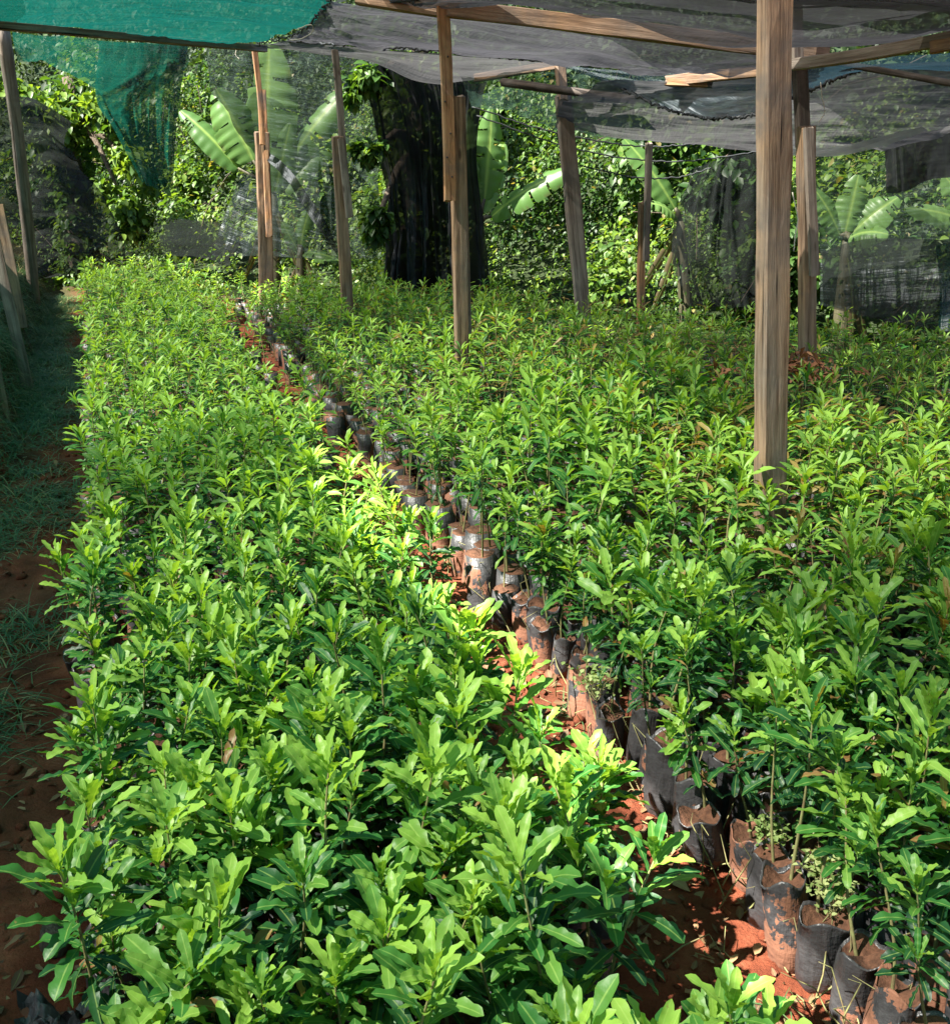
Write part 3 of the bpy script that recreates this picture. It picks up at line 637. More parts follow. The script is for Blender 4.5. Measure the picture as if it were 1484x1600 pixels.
net('painted_lit_net_fold', [[P(1236, 232, 7.9), P(1310, 228, 7.7), P(1380, 212, 7.5), P(1440, 198, 7.3)],
                      [P(1236, 243, 7.9), P(1310, 243, 7.7), P(1385, 226, 7.5), P(1450, 204, 7.3)]],
    'net_painted_lit', 'folded hem along the bottom of the broad grey net, coloured pale as if lit through', nu=50, nv=8, wrk=.01, seed=8)
net('slanting_thin_net', [[P(720, 124, 8.9), P(790, 118, 8.8), P(870, 112, 8.7), P(960, 130, 8.5)],
                          [P(730, 150, 9.2), P(800, 156, 9.1), P(880, 165, 9.0), P(980, 190, 8.9)],
                          [P(738, 165, 9.5), P(810, 182, 9.4), P(900, 204, 9.3), P(1010, 222, 9.2)]],
    'net_thin', 'dark see through net slanting down behind the forked grey post', nu=70, nv=40, wrk=.03, folds=(5, .012, 1), seed=9)
net('added_shading_net', [[T(1.0, v, 2.49), T(2.6, v, 2.42), T(4.6, v + .3, 2.36)] for v in (4.0, 4.8, 5.6, 6.2)], 'net_black', 'unseen black net added over the roof to shade the right bed before the worn post', nu=40, nv=20, group='unseen nets added overhead for shade')  # extra layer added out of view to darken the right bed
net('added_shading_net', [[T(-1.9, v, 2.44), T(-1.4, v + .1, 2.45), T(-.85, v + .3, 2.47)] for v in (3.7, 4.2, 4.7)], 'net_black', 'unseen net added over the roof left of the slit to shade the left bed', nu=20, nv=20, group='unseen nets added overhead for shade')  # added out of view to lay a darker band on the left bed
net('added_shading_net', [[T(.1, v, 2.49), T(.5, v + .1, 2.49), T(.9, v + .2, 2.49)] for v in (.6, 1.6, 2.6)], 'net_black', 'unseen narrow net added over the roof above the path for shade', nu=20, nv=20, group='unseen nets added overhead for shade')  # added out of view to shade the ground right of the path
# hanging nets
net('green_hanging_net', [[P(20, 50, 9.6), P(110, 58, 10.2), P(200, 66, 10.8), P(292, 70, 11.2)],
                          [P(22, 70, 9.7), P(110, 85, 10.3), P(200, 110, 10.9), P(285, 110, 11.2)],
                          [P(28, 96, 9.7), P(75, 100, 10.2), P(150, 140, 10.8), P(180, 190, 11.1)]],
    'net_green_hang', 'green see through valance hanging under the roof at the far left', 'net', 60, 40, .02, (4, .02, 1), seed=10)
net('green_hanging_net', [[P(155, 64, 10.9), P(200, 66, 11.0), P(250, 68, 11.1), P(295, 70, 11.2)],
                          [P(152, 150, 11.1), P(200, 152, 11.1), P(240, 150, 11.2), P(282, 140, 11.2)],
                          [P(185, 215, 11.3), P(215, 225, 11.3), P(240, 225, 11.3), P(274, 210, 11.3)],
                          [P(222, 285, 11.4), P(238, 292, 11.4), P(256, 296, 11.4), P(270, 292, 11.4)]],
    'net_curtain', 'dark green net strip hanging to a point before the vines', 'net', 60, 70, .03, (3.5, .04, 1), seed=11)
net('black_side_net', [[P(-60, 150, 11.6), P(20, 150, 12.0), P(60, 156, 12.3), P(110, 190, 12.6)],
                       [P(-60, 240, 11.5), P(20, 240, 11.9), P(70, 240, 12.3), P(105, 232, 12.6)],
                       [P(-60, 330, 11.4), P(20, 330, 11.7), P(90, 335, 12.2), P(172, 322, 12.6)],
                       [P(-60, 440, 11.0), P(20, 440, 11.3), P(100, 430, 12.0), P(200, 415, 12.5)]],
    'net_side', 'crumpled black netting heaped behind the round grey pole', 'net', 90, 90, .07, None, seed=12)
net('back_hanging_net', [[P(322, 66, 12.3), P(400, 74, 11.9), P(480, 82, 11.5), P(585, 96, 11.0)],
                         [P(335, 180, 12.4), P(410, 180, 12.0), P(490, 180, 11.6), P(590, 180, 11.1)],
                         [P(370, 260, 12.5), P(430, 280, 12.0), P(500, 280, 11.6), P(590, 280, 11.2)],
                         [P(330, 400, 12.4), P(420, 400, 12.0), P(500, 405, 11.6), P(590, 405, 11.2)]],
    'net_thin', 'thin dark net hanging before the tall banana plant', 'net', 90, 80, .03, (5, .03, 1), seed=13)
net('fallen_net', [[P(190, 330, 13.4), P(260, 340, 13.0), P(330, 350, 12.7), P(380, 360, 12.5)],
                   [P(190, 372, 13.1), P(260, 374, 12.7), P(330, 376, 12.4), P(370, 380, 12.2)],
                   [P(190, 400, 13.0), P(260, 398, 12.6), P(320, 402, 12.2), P(352, 412, 12.0)]],
    'net_crumple', 'slack grey net lying along the ground behind the left bed', 'net', 60, 30, .05, None, seed=14)
net('black_drape', [[P(566, 95, 10.6), P(620, 104, 10.5), P(690, 118, 10.4), P(760, 128, 10.3)],
                    [P(590, 180, 10.8), P(640, 180, 10.6), P(700, 180, 10.5), P(750, 170, 10.4)],
                    [P(606, 290, 10.9), P(650, 290, 10.7), P(700, 290, 10.6), P(742, 290, 10.5)],
                    [P(606, 448, 10.8), P(655, 450, 10.6), P(705, 452, 10.5), P(756, 456, 10.4)]],
    'net_thick', 'black net drape gathered in long folds behind the nailed plank post', 'net', 160, 70, .03, (6, .13, 1.3), seed=15)
net('crumpled_net', [[P(1085, 262, 9.9), P(1120, 250, 9.8), P(1160, 240, 9.7), P(1215, 236, 9.5)],
                     [P(1062, 330, 9.9), P(1110, 318, 9.7), P(1150, 310, 9.6), P(1215, 300, 9.5)],
                     [P(1050, 400, 9.8), P(1100, 395, 9.6), P(1150, 390, 9.5), P(1215, 380, 9.4)],
                     [P(1075, 478, 9.6), P(1120, 480, 9.4), P(1160, 482, 9.3), P(1215, 486, 9.2)]],
    'net_crumple', 'crumpled black net bulging left of the thickest post', 'net', 90, 70, .03, (4, .09, 1.5), seed=16)
net('back_hanging_net', [[P(1270, 238, 8.9), P(1330, 236, 8.7), P(1400, 225, 8.5), P(1530, 200, 8.2)],
                         [P(1275, 330, 9.0), P(1330, 330, 8.8), P(1400, 330, 8.6), P(1530, 330, 8.2)],
                         [P(1280, 420, 9.0), P(1340, 420, 8.8), P(1400, 420, 8.6), P(1530, 420, 8.2)],
                         [P(1285, 476, 9.0), P(1340, 490, 8.7), P(1400, 504, 8.4), P(1530, 528, 8.0)]],
    'net_thin', 'see through net wall hanging at the right end of the back', 'net', 80, 70, .03, (4, .025, 1), seed=17)
net('back_low_net', [[P(1280, 395, 8.75), P(1340, 375, 8.55), P(1420, 372, 8.3), P(1530, 380, 7.9)],
                     [P(1282, 440, 8.75), P(1340, 435, 8.5), P(1420, 435, 8.2), P(1530, 440, 7.8)],
                     [P(1285, 478, 8.7), P(1340, 492, 8.4), P(1420, 508, 8.1), P(1530, 528, 7.7)]],
    'net_crumple', 'second layer of grey net along the foot of the right end net wall', 'net', 70, 40, .035, (2, .02, 1), seed=18)
net('black_net_bundle', [[P(1378, 232, 8.0), P(1410, 214, 7.9), P(1450, 204, 7.8), P(1530, 196, 7.6)],
                         [P(1380, 262, 8.0), P(1415, 250, 7.9), P(1455, 242, 7.8), P(1530, 240, 7.6)],
                         [P(1384, 302, 8.0), P(1420, 296, 7.9), P(1455, 280, 7.8), P(1530, 272, 7.6)]],
    'net_thick', 'thick black net bundle hanging at the right edge under the roof', 'net', 60, 30, .05, (3, .03, 1), seed=19)
net('green_side_net', [[P(1462, 385, 7.9), P(1475, 380, 7.85), P(1520, 375, 7.8)], [P(1466, 440, 7.9), P(1480, 440, 7.85), P(1520, 440, 7.8)], [P(1466, 516, 7.7), P(1478, 518, 7.6), P(1520, 522, 7.6)]],
    'net_green_hang', 'strip of green net at the right edge above the seedlings', 'net', 30, 40, .02, (2, .02, 1), seed=20)
# unseen net added left of the aisle to keep sun off the bare ground
net('added_sun_block_net', [[T(-1.35, v, z) for v in (-3, 0, 3, 6, 9, 11.5)] for z in (1.62, .9, .3)],
    'net_thick', 'unseen black net added along the left of the aisle to shade it', 'net', 120, 30, .03, (16, .03, 1), seed=21)

def rope(name, pts, r, mat, label, cat, n=40, jit=0, parent=None, group=None):
    pts = cr([tuple(p) for p in pts], n); pts = pts + rng.normal(0, 1, pts.shape) * jit
    V, F = tube([Vector(p) for p in pts], r, 5); o = link(name, mesh_np(name, V, cleanq(F), M[mat]), parent)
    if label: tag(o, label, cat, group)
    return o
rope('stitched_seam', [P(452, 64, 10.15), P(600, 73, 8.55), P(740, 84, 8.35), P(870, 97, 8.25), P(1060, 112, 7.25)], .008, 'darkrope', 'black stitched seam running along the edge of the dark net', 'seam', 160, .006)
rope('rope_edge', [P(950, 128, 7.95), P(1050, 173, 7.55), P(1140, 184, 7.25), P(1225, 168, 7.05)], .009, 'darkrope', 'knotted dark rope hem under the blue green pocket', 'rope', 120, .007)
rope('rope_edge', [P(1238, 153, 6.95), P(1290, 130, 6.9), P(1345, 108, 6.9)], .009, 'darkrope', 'knotted dark rope rising right of the thickest post', 'rope', 70, .007)
rope('green_seam_lashing', [P(520, -4, 6.85), P(500, 18, 7.8), P(478, 42, 8.5), P(440, 60, 9.8), P(400, 68, 11.0)], .006, 'darkrope', 'rough lashing joining the green net to the black net', 'lashing', 110, .008)
for k, (pp, lb) in enumerate([([P(1282, 128, 6.8), P(1284, 150, 6.8), P(1288, 175, 6.8), P(1279, 190, 6.8)], 'loose white string dangling right of the thickest post'),
                              ([P(1238, 300, 6.3), P(1246, 340, 6.3), P(1242, 370, 6.3), P(1240, 392, 6.3)], 'white string tied low on the worn spliced post'),
                              ([P(462, 46, 8.4), P(485, 38, 8.2), P(488, 50, 8.3), P(470, 60, 8.6), P(452, 62, 9.0)], 'loop of pale twine at the corner of the green net'),
                              ([P(372, 70, 11.0), P(368, 84, 11.0), P(374, 92, 11.0)], 'short end of twine hanging from the thin straight beam')]):
    rope('loose_string', pp, .0032, 'twine', lb, 'string', 24, .001)
for k, (pp, lb) in enumerate([([P(738, 166, 9.3), P(860, 205, 9.1), P(1000, 228, 9.0), P(1110, 222, 8.9)], 'upper of the slack dark cords strung under the broad grey net'),
                              ([P(745, 180, 9.3), P(900, 232, 9.1), P(1050, 252, 9.0), P(1190, 236, 8.9)], 'middle of the slack dark cords strung under the broad grey net'),
                              ([P(905, 258, 9.1), P(990, 276, 9.0), P(1060, 276, 9.0), P(1110, 262, 8.9)], 'lowest of the slack dark cords strung under the broad grey net')]):
    rope('slack_cord', pp, .006, 'darkrope', lb, 'cord', 60, .003, group='slack cords at the back')
net('twisted_net', [[P(418, 236, 11.3), P(450, 262, 11.2), P(490, 318, 11.1), P(532, 385, 11.0)], [P(416, 248, 11.25), P(446, 280, 11.15), P(488, 344, 11.05), P(528, 396, 10.9)]],
    'net_side', 'twisted black net strip slanting down between the two far spliced posts', 'net', 50, 10, .03, (3, .02, 1), seed=23)

# ---------------------------------------------------------------- vegetation beyond the fence
fdir = np.array((.83, -.557)); fn = np.array((.557, .83)); F0 = np.array((-5.4, 13.5))
def fpt(s, q): return F0 + fdir * s + fn * q
def ovate(s): return np.clip(np.sin(np.pi * s ** .75), 0, 1) ** .85
def vine_mass(name, label, s0, s1, nclump, hfun, q0, q1, leaf, mat, seed, per, cat='vines', zlow=0.1, altp=.04):
    r = np.random.default_rng(seed); B, Y, Pt, L, AG, AL, RN = [], [], [], [], [], [], []
    for c in range(nclump):
        s = r.uniform(s0, s1); t = r.random() ** .8; H = hfun(s); z = zlow + t * (H - zlow)
        if float(vnoise(s * 2.2, z * 2.2, seed + 9)) < -.22: continue
        q = q0 + (q1 - q0) * (t ** 1.5) + .75 * float(vnoise(s * 1.0, z * 1.3, seed)) + r.uniform(0, .45)
        x, y = fpt(s, q); g = float(ground_h(np.array(x), np.array(y))); R = r.uniform(.14, .34); n = int(per * r.uniform(.6, 1.3) * (R / .25) ** 2)
        d = r.normal(0, 1, (n, 3)); d /= np.linalg.norm(d, axis=1, keepdims=True); d *= (r.random((n, 1)) ** .4) * R; d[:, 2] *= 1.25
        pos = d + np.array([x, y, z + g * .9]); B.append(pos)
        Y.append(np.where(r.random(n) < .65, np.arctan2(-fn[1] + d[:, 1] / R, -fn[0] + d[:, 0] / R - .5), r.uniform(0, 6.28, n)) + r.normal(0, .7, n))
        Pt.append(r.normal(-.35, .5, n)); L.append(leaf * r.uniform(.6, 1.3, n) * (1.5 if vnoise(s * 1.4, z * 1.1, 31) > .15 else .9))
        base = np.clip(.45 + .55 * float(vnoise(s * .8, z * 1.1, seed + 4)) + r.normal(0, .18), 0, 1); AG.append(np.clip(base + r.normal(0, .15, n), 0, 1)); AL.append(np.where(r.random(n) < altp, .7, 0)); RN.append(np.clip(.5 + r.normal(0, .16, n), 0, 1))
    B = np.vstack(B); L = np.concatenate(L); n = len(B)
    V, F, A = leaf_batch(B, np.concatenate(Y), np.concatenate(Pt), L, L * .62, np.full(n, .5), S=3, fold=.25, roll=r.normal(0, .4, n), prof=ovate, age=np.concatenate(AG), alt=np.concatenate(AL), rnd=np.concatenate(RN))
    o = link(name, mesh_np(name, V, F, M[mat], A)); return tag(o, label, cat, kind='stuff')
vine_mass('vines', 'tangle of bright green climbing vines and undergrowth behind the nets', -2.5, 15, 1050, lambda s: 2.35 + .5 * float(vnoise(s * .6, 1.2, 3)) - .9 * math.exp(-((s - 4.2) / 1.2) ** 2), 1.7, 2.5, .064, 'vine', 5, 115)
vine_mass('undergrowth', 'low leafy undergrowth along the foot of the back nets', -2.5, 15, 330, lambda s: .7, .15, 1.5, .05, 'vine', 6, 80, 'undergrowth', 0.0)
def wood():
    r = np.random.default_rng(9); B, Y, Pt, L, AG = [], [], [], [], []
    for c in range(1500):
        s = r.uniform(-9, 22); q = r.uniform(3.0, 13); x, y = fpt(s, q); g = float(ground_h(np.array(x), np.array(y))); H = r.uniform(.5, 3.6); R = r.uniform(.4, 1.0)
        n = int(150 * R); d = r.normal(0, 1, (n, 3)); d /= np.linalg.norm(d, axis=1, keepdims=True); d *= (r.random((n, 1)) ** .4) * R
        B.append(d + np.array([x, y, g + H])); Y.append(r.uniform(0, 6.28, n)); Pt.append(r.normal(-.2, .5, n)); L.append(r.uniform(.06, .15, n)); AG.append(np.clip(r.uniform(.1, .8) + r.normal(0, .12, n), 0, 1))
    B = np.vstack(B); L = np.concatenate(L); n = len(B)
    V, F, A = leaf_batch(B, np.concatenate(Y), np.concatenate(Pt), L, L * .55, np.full(n, .5), S=2, fold=.2, roll=r.normal(0, .5, n), prof=lambda s: np.array([.2, 1, .05]), age=np.concatenate(AG))
    tag(link('far_woods', mesh_np('far_woods', V, F, M['tree'], A)), 'dull green wooded slope rising behind the vines', 'woods', kind='stuff')
wood()

def banana_leaf(parent, a, b, width, side, droop=.25, tears=3, seed=0, age=.6, dead=False):
    """blade from petiole end a to tip b (world), blade faces roughly along side"""
    r = np.random.default_rng(seed); a, b = Vector(a), Vector(b); Lv = b - a; L = Lv.length; t = Lv.normalized()
    nrm = Vector(side); nrm = (nrm - t * nrm.dot(t)).normalized(); bi = t.cross(nrm); K = 40; V = []; A = []; keep = []
    s = np.linspace(0, 1, K + 1); w = np.clip(np.sin(np.pi * np.clip(s * .94 + .04, 0, 1) ** .85), 0, 1) ** .55 * width / 2
    C = [a + Lv * x + nrm * (-droop * L * x ** 2.2 + droop * .5 * L * math.sin(math.pi * x) * .5) + Vector((0, 0, -droop * .35 * L * x ** 2)) for x in s]
    cut = set(r.choice(np.arange(4, K - 3), tears, replace=False).tolist()); cutr = set(r.choice(np.arange(4, K - 3), tears, replace=False).tolist())
    rnd = r.random(); F = []; G = 4
    for sg, cs in ((-1, cut), (1, cutr)):
        sag = 0.0; rowprev = None
        for i in range(K + 1):
            if i in cs: sag = r.uniform(-.15, .35)
            ww = w[i] * (1 - (.12 if i in cs else 0) - .02 * r.random())
            row = []
            for g in range(G + 1):
                f = g / G; ang = .28 - (.5 + sag) * f + .04 * math.sin(i * 1.3)
                p = C[i] + bi * (sg * ww * f * math.cos(ang)) + nrm * (ww * f * math.sin(ang)) + Vector((0, 0, -.10 * ww * f * (1 + 2 * sag)))
                row.append(len(V)); V.append(tuple(p)); A.append((rnd, .5 + sg * f / 2 * .9, age, .95 if dead else (.6 if (f > .9 and r.random() < .2) else 0)))
            if rowprev is not None and not (i in cs and False):
                for g in range(G):
                    if i in cs and g >= 1: continue
                    q = (rowprev[g], rowprev[g + 1], row[g + 1], row[g]); F.append(q if sg > 0 else q[::-1])
            rowprev = row
    ob = link('leaf', mesh_np('leaf', np.array(V) - np.array(tuple(parent.location)), np.array(F), M['banana'], np.array(A)), parent)
    return ob
def banana(label, base, top, leaves, seed):
    base, top = Vector(base), Vector(top); base = ext_down(base, top, float(ground_h(np.array(base.x), np.array(base.y))) - .05)
    t = thing('banana_plant', base, label, 'banana plant', 'banana plants behind the nets')
    V, F = tube([base + (top - base) * x - base for x in np.linspace(0, 1, 6)], [.075, .07, .065, .055, .045, .03], 10); link('trunk', mesh_np('trunk', V, cleanq(F), M['pstem']), t)
    for k, (a, b, w, side, dr) in enumerate(leaves):
        banana_leaf(t, a, b, w, side, dr, 4, seed * 10 + k, .45 + .12 * (k % 3))
        V, F = tube([top - base, (Vector(a) + top) / 2 - base + Vector((0, 0, .03)), Vector(a) - base], [.03, .022, .014], 6); link('leaf_stalk', mesh_np('leaf_stalk', V, cleanq(F), M['pstem']), t)
    rr_ = random.Random(seed)
    for k in range(2):
        a = top + Vector((0, 0, -.05 - .1 * k)); g = rr_.uniform(2.5, 6.5); b = a + Vector((math.cos(g) * .35, math.sin(g) * .2 - .1, -rr_.uniform(.5, .9)))
        banana_leaf(t, a, b, .09, Vector((.3, -1, 0)), .1, 5, seed * 10 + 7 + k, .2, True)
    return t
CF = Vector((-.2, -1, .35))
Y = 12.3
banana('tall banana plant with one broad upright leaf behind the far spliced post', P(432, 420, Y), P(428, 300, Y), [
    (P(416, 262, Y), P(418, 60, Y), .66, Vector((-.3, -1, .1)), .03), (P(440, 275, Y), P(545, 108, Y - .1), .38, Vector((-.5, -1, .5)), .12),
    (P(395, 250, Y - .1), P(338, 130, Y), .5, Vector((.3, -1, .2)), .1), (P(372, 262, Y), P(282, 160, Y + .1), .30, Vector((.2, -1, .6)), .12),
    (P(445, 300, Y - .2), P(530, 190, Y), .26, Vector((-.3, -.8, .7)), .2), (P(430, 300, Y - .2), P(452, 190, Y - .2), .30, Vector((0, -1, .3)), .06)], 1)
Y = 12.0
banana('young banana plant low down between the two far spliced posts', P(470, 425, Y), P(470, 385, Y), [
    (P(468, 392, Y), P(482, 318, Y), .20, CF, .1), (P(474, 395, Y), P(535, 398, Y - .2), .18, Vector((0, -.5, 1)), .15), (P(465, 390, Y), P(440, 345, Y), .16, CF, .1)], 2)
Y = 10.75
banana('banana plant half hidden behind the right side of the black drape', P(745, 430, Y), P(748, 350, Y), [
    (P(768, 338, Y), P(884, 248, Y - .3), .30, Vector((-.2, -.8, .75)), .12), (P(757, 310, Y), P(770, 165, Y), .34, Vector((.2, -1, .2)), .05),
    (P(752, 330, Y), P(785, 215, Y + .2), .26, CF, .1), (P(740, 320, Y), P(725, 175, Y), .3, CF, .05)], 3)
Y = 10.1
banana('banana plant leaning left behind the thin two piece stake', P(1068, 430, Y), P(1062, 345, Y), [
    (P(1054, 325, Y), P(982, 208, Y), .26, Vector((.3, -1, .4)), .1), (P(1058, 340, Y), P(1010, 300, Y - .2), .18, Vector((0, -.6, 1)), .2)], 4)
Y = 9.25
banana('wide leaved banana plant behind the see through net wall', P(1318, 440, Y), P(1322, 375, Y), [
    (P(1320, 362, Y), P(1342, 270, Y), .26, CF, .08), (P(1330, 365, Y), P(1400, 300, Y - .1), .30, Vector((-.3, -.9, .6)), .15), (P(1312, 368, Y), P(1278, 290, Y), .22, Vector((.4, -1, .3)), .1),
    (P(1326, 372, Y - .1), P(1380, 350, Y - .3), .24, Vector((0, -.7, .8)), .25)], 5)
Y = 8.85
banana('banana plant cut off by the right edge with one bright leaf', P(1530, 430, Y), P(1528, 370, Y), [
    (P(1515, 350, Y), P(1425, 312, Y - .2), .24, Vector((0, -.7, .8)), .1), (P(1530, 350, Y), P(1480, 270, Y), .26, CF, .1)], 6)

def tree(label, base, top, r0, crowns, seed, leaf=.11, n=900, age=(.1, .5)):
    r = np.random.default_rng(seed); base, top = Vector(base), Vector(top); base.z = float(ground_h(np.array(base.x), np.array(base.y))) - .05
    t = thing('vine_clad_tree', base, label, 'tree', 'dark trees at the back net')
    pts = [base + (top - base) * x + Vector((r.normal(0, .03), r.normal(0, .03), 0)) - base for x in np.linspace(0, 1, 9)]
    V, F = tube(pts, [r0 * (1 - .55 * x) for x in np.linspace(0, 1, 9)], 9); parts = [(V, F)]
    for c, R in crowns:
        a = top - base - Vector((0, 0, (top.z - base.z) * r.uniform(.1, .4))); V, F = tube([a, (a + Vector(c) - base) / 2 + Vector((0, 0, .1)), Vector(c) - base], [r0 * .35, r0 * .22, r0 * .08], 6); parts.append((V, F))
    V, F, _ = merge(parts); link('trunk', mesh_np('trunk', V, cleanq(F), M['bark']), t)
    B, AG = [], []
    for c, R in crowns:
        for q in range(6):
            cc = np.array(tuple(Vector(c) - base)) + r.normal(0, R * .5, 3); m = int(n / 6 / len(crowns) * 1.0); d = r.normal(0, 1, (m, 3)); d /= np.linalg.norm(d, axis=1, keepdims=True)
            B.append(cc + d * (r.random((m, 1)) ** .5) * R * .6); AG.append(np.clip(r.uniform(*age) + r.normal(0, .1, m), 0, 1))
    for q in range(int(n * .5)):                                        # creepers on the trunk
        x = r.random(); g = r.uniform(0, 6.28); p = (top - base) * x; B.append(np.array([[p.x + math.cos(g) * r0 * r.uniform(.9, 1.8), p.y + math.sin(g) * r0 * r.uniform(.9, 1.8), p.z]])); AG.append(np.array([r.uniform(.2, .8)]))
    B = np.vstack(B); m = len(B); L = leaf * r.uniform(.6, 1.3, m)
    V, F, A = leaf_batch(B, r.uniform(0, 6.28, m), r.normal(-.5, .5, m), L, L * .6, np.full(m, .5), S=3, roll=r.normal(0, .4, m), prof=ovate, age=np.concatenate(AG))
    link('crown', mesh_np('crown', V, F, M['vine'], A), t); return t
tree('dark vine clad trunk behind the gathered black drape', P(640, 420, 11.5), P(650, 60, 11.8), .20, [(P(572, 130, 10.5), .16), (P(580, 235, 10.5), .10), (P(588, 345, 10.5), .10), (P(700, 110, 11.6), .35), (P(640, 60, 11.8), .4)], 31, n=3000)
tree('dark vine clad trunk between the crumpled net and the thickest post', P(1172, 440, 10.2), P(1165, 215, 10.3), .13, [(P(1130, 250, 10.1), .22), (P(1180, 240, 10.2), .22), (P(1110, 300, 10.1), .14)], 32, n=1500)
tree('shadowy vine clad tree behind the heaped black netting', P(120, 400, 13.4), P(110, 120, 13.6), .14, [(P(60, 170, 13.2), .35), (P(150, 180, 13.3), .35), (P(210, 260, 13.1), .3), (P(200, 330, 13.0), .25)], 33, n=3000, age=(.4, .9))

# ---------------------------------------------------------------- aisle: grass, litter, weeds
def scatter_grass():
    r = np.random.default_rng(21); B, Y, Pt, L, AG = [], [], [], [], []
    def tuft(u, v, n, R, l):
        x, y, _ = UV(u, v)
        bx = x + r.normal(0, R, n); by = y + r.normal(0, R, n); B.append(np.stack([bx, by, ground_h(bx, by) - .005], -1))
        Y.append(r.uniform(0, 6.28, n)); Pt.append(r.uniform(.05, .85, n)); L.append(l * r.uniform(.5, 1.3, n)); AG.append(r.uniform(0, .7, n))
    for k in range(150):
        v = r.uniform(1.8, 12.5); 
        if v < 5 and vnoise(v * 1.5, 3.3) < -.05: continue
        tuft(r.uniform(-1.15, -.30), v, 230, .09, .19)
    for k in range(130): tuft(r.uniform(-1.5, -.45), r.uniform(7.0, 13), 130, .09, .17)
    for k in range(110): tuft(r.uniform(-.6, -.15), r.uniform(7.5, 13), 110, .06, .16)
    for k in range(16): tuft(r.uniform(1.0, 1.28), r.uniform(1.3, 9), 22, .025, .10)
    B = np.vstack(B); n = len(B); L = np.concatenate(L)
    V, F, A = leaf_batch(B, np.concatenate(Y), np.concatenate(Pt), L, np.full(n, .0055), r.uniform(.8, 2.2, n), S=4, fold=.1, prof=lambda s: 1 - .85 * s, age=np.concatenate(AG), alt=np.where(r.random(n) < .1, .8, 0))
    tag(link('grass', mesh_np('grass', V, F, M['grass'], A)), 'thin dark grass tufts growing on the shaded aisle and bank', 'grass', kind='stuff')
scatter_grass()
def litter():
    r = np.random.default_rng(22); n = 1900; u = np.where(r.random(n) < .6, r.uniform(-1.2, -.1, n), r.uniform(.98, 1.3, n)); v = r.uniform(1.0, 9, n) ** 1.0; v = np.where(r.random(n) < .5, r.uniform(1, 3.5, n), v)
    x = u * N[0] + v * D[0]; y = u * N[1] + v * D[1]; L = r.uniform(.02, .055, n)
    V, F, A = leaf_batch(np.stack([x, y, ground_h(x, y) + .006], -1), r.uniform(0, 6.28, n), r.normal(.1, .25, n), L, L * r.uniform(.3, .55, n), r.normal(.3, .8, n), S=5, fold=.3, wave=.5, wk=1.5, roll=r.normal(0, .4, n), age=r.random(n))
    tag(link('leaf_litter', mesh_np('leaf_litter', V, F, M['dry'], A)), 'dry brown fallen leaves scattered on the red soil', 'leaf litter', kind='stuff')
    # clods
    Vs, Fs, o = [], [], 0
    for k in range(900):
        uu = r.uniform(-1.1, -.15) if r.random() < .5 else r.uniform(.98, 1.3); vv = r.uniform(1, 7); x, y, _ = UV(uu, vv); R = r.uniform(.004, .02)
        V, F = tube([Vector((0, 0, -R * .7)), Vector((0, 0, -R * .3)), Vector((0, 0, R * .35)), Vector((0, 0, R * .75))], [R * .5, R, R * .9, R * .4], 6); V = V * r.uniform(.7, 1.3, 3) * (1 + r.normal(0, .12, (len(V), 1)))
        Vs.append(V + np.array([x, y, float(ground_h(np.array(x), np.array(y))) + R * .2])); Fs.append(F + o); o += len(V)
    V = np.vstack(Vs); me = mesh_np('soil_clods', V, cleanq(np.vstack(Fs)), M['soil'], np.zeros((len(V), 4)))
    tag(link('soil_clods', me), 'crumbly red clods lying on the path and aisle', 'soil clods', kind='stuff')
litter()
def twigs():
    r = np.random.default_rng(77); parts = []
    for k in range(300):
        u = r.uniform(1.22, 1.42) if k % 4 else r.uniform(.92, 1.3); v = 1.2 + 9 * r.random() ** 1.5; x, y, _ = UV(u, v); z = float(ground_h(np.array(x), np.array(y))); h = r.uniform(.05, .2) if k % 4 else .02
        a = Vector((x, y, z + .01)); b = a + Vector((r.normal(0, .06), r.normal(0, .06), h)); c = b + Vector((r.normal(0, .04), r.normal(0, .04), r.uniform(-.03, .05)))
        parts.append(tube([a, (a + b) / 2 + Vector((r.normal(0, .012), r.normal(0, .012), 0)), b, c], [.0022, .002, .0015, .0008], 4, False))
    V, F, _ = merge(parts); tag(link('dry_twigs', mesh_np('dry_twigs', V, F, M['stem'])), 'thin dry twigs and bare stems along the edge of the path', 'twigs', kind='stuff')
    parts = []
    for k in range(45):
        s_ = r.uniform(-1, 13); x, y = fpt(s_, r.uniform(.7, 1.9)); z = r.uniform(.3, 2.3); a = Vector((x, y, z)); d = Vector((r.normal(0, .25), r.normal(0, .1), r.uniform(-.5, .5)))
        parts.append(tube([a, a + d * .5 + Vector((0, 0, r.normal(0, .08))), a + d, a + d * 1.5 + Vector((0, 0, -.15))], [.006, .005, .004, .003], 5, False))
    V, F, _ = merge(parts); tag(link('vine_stems', mesh_np('vine_stems', V, F, M['bark'])), 'bare looping vine stems in front of the hedge', 'vine stems', kind='stuff')
twigs()
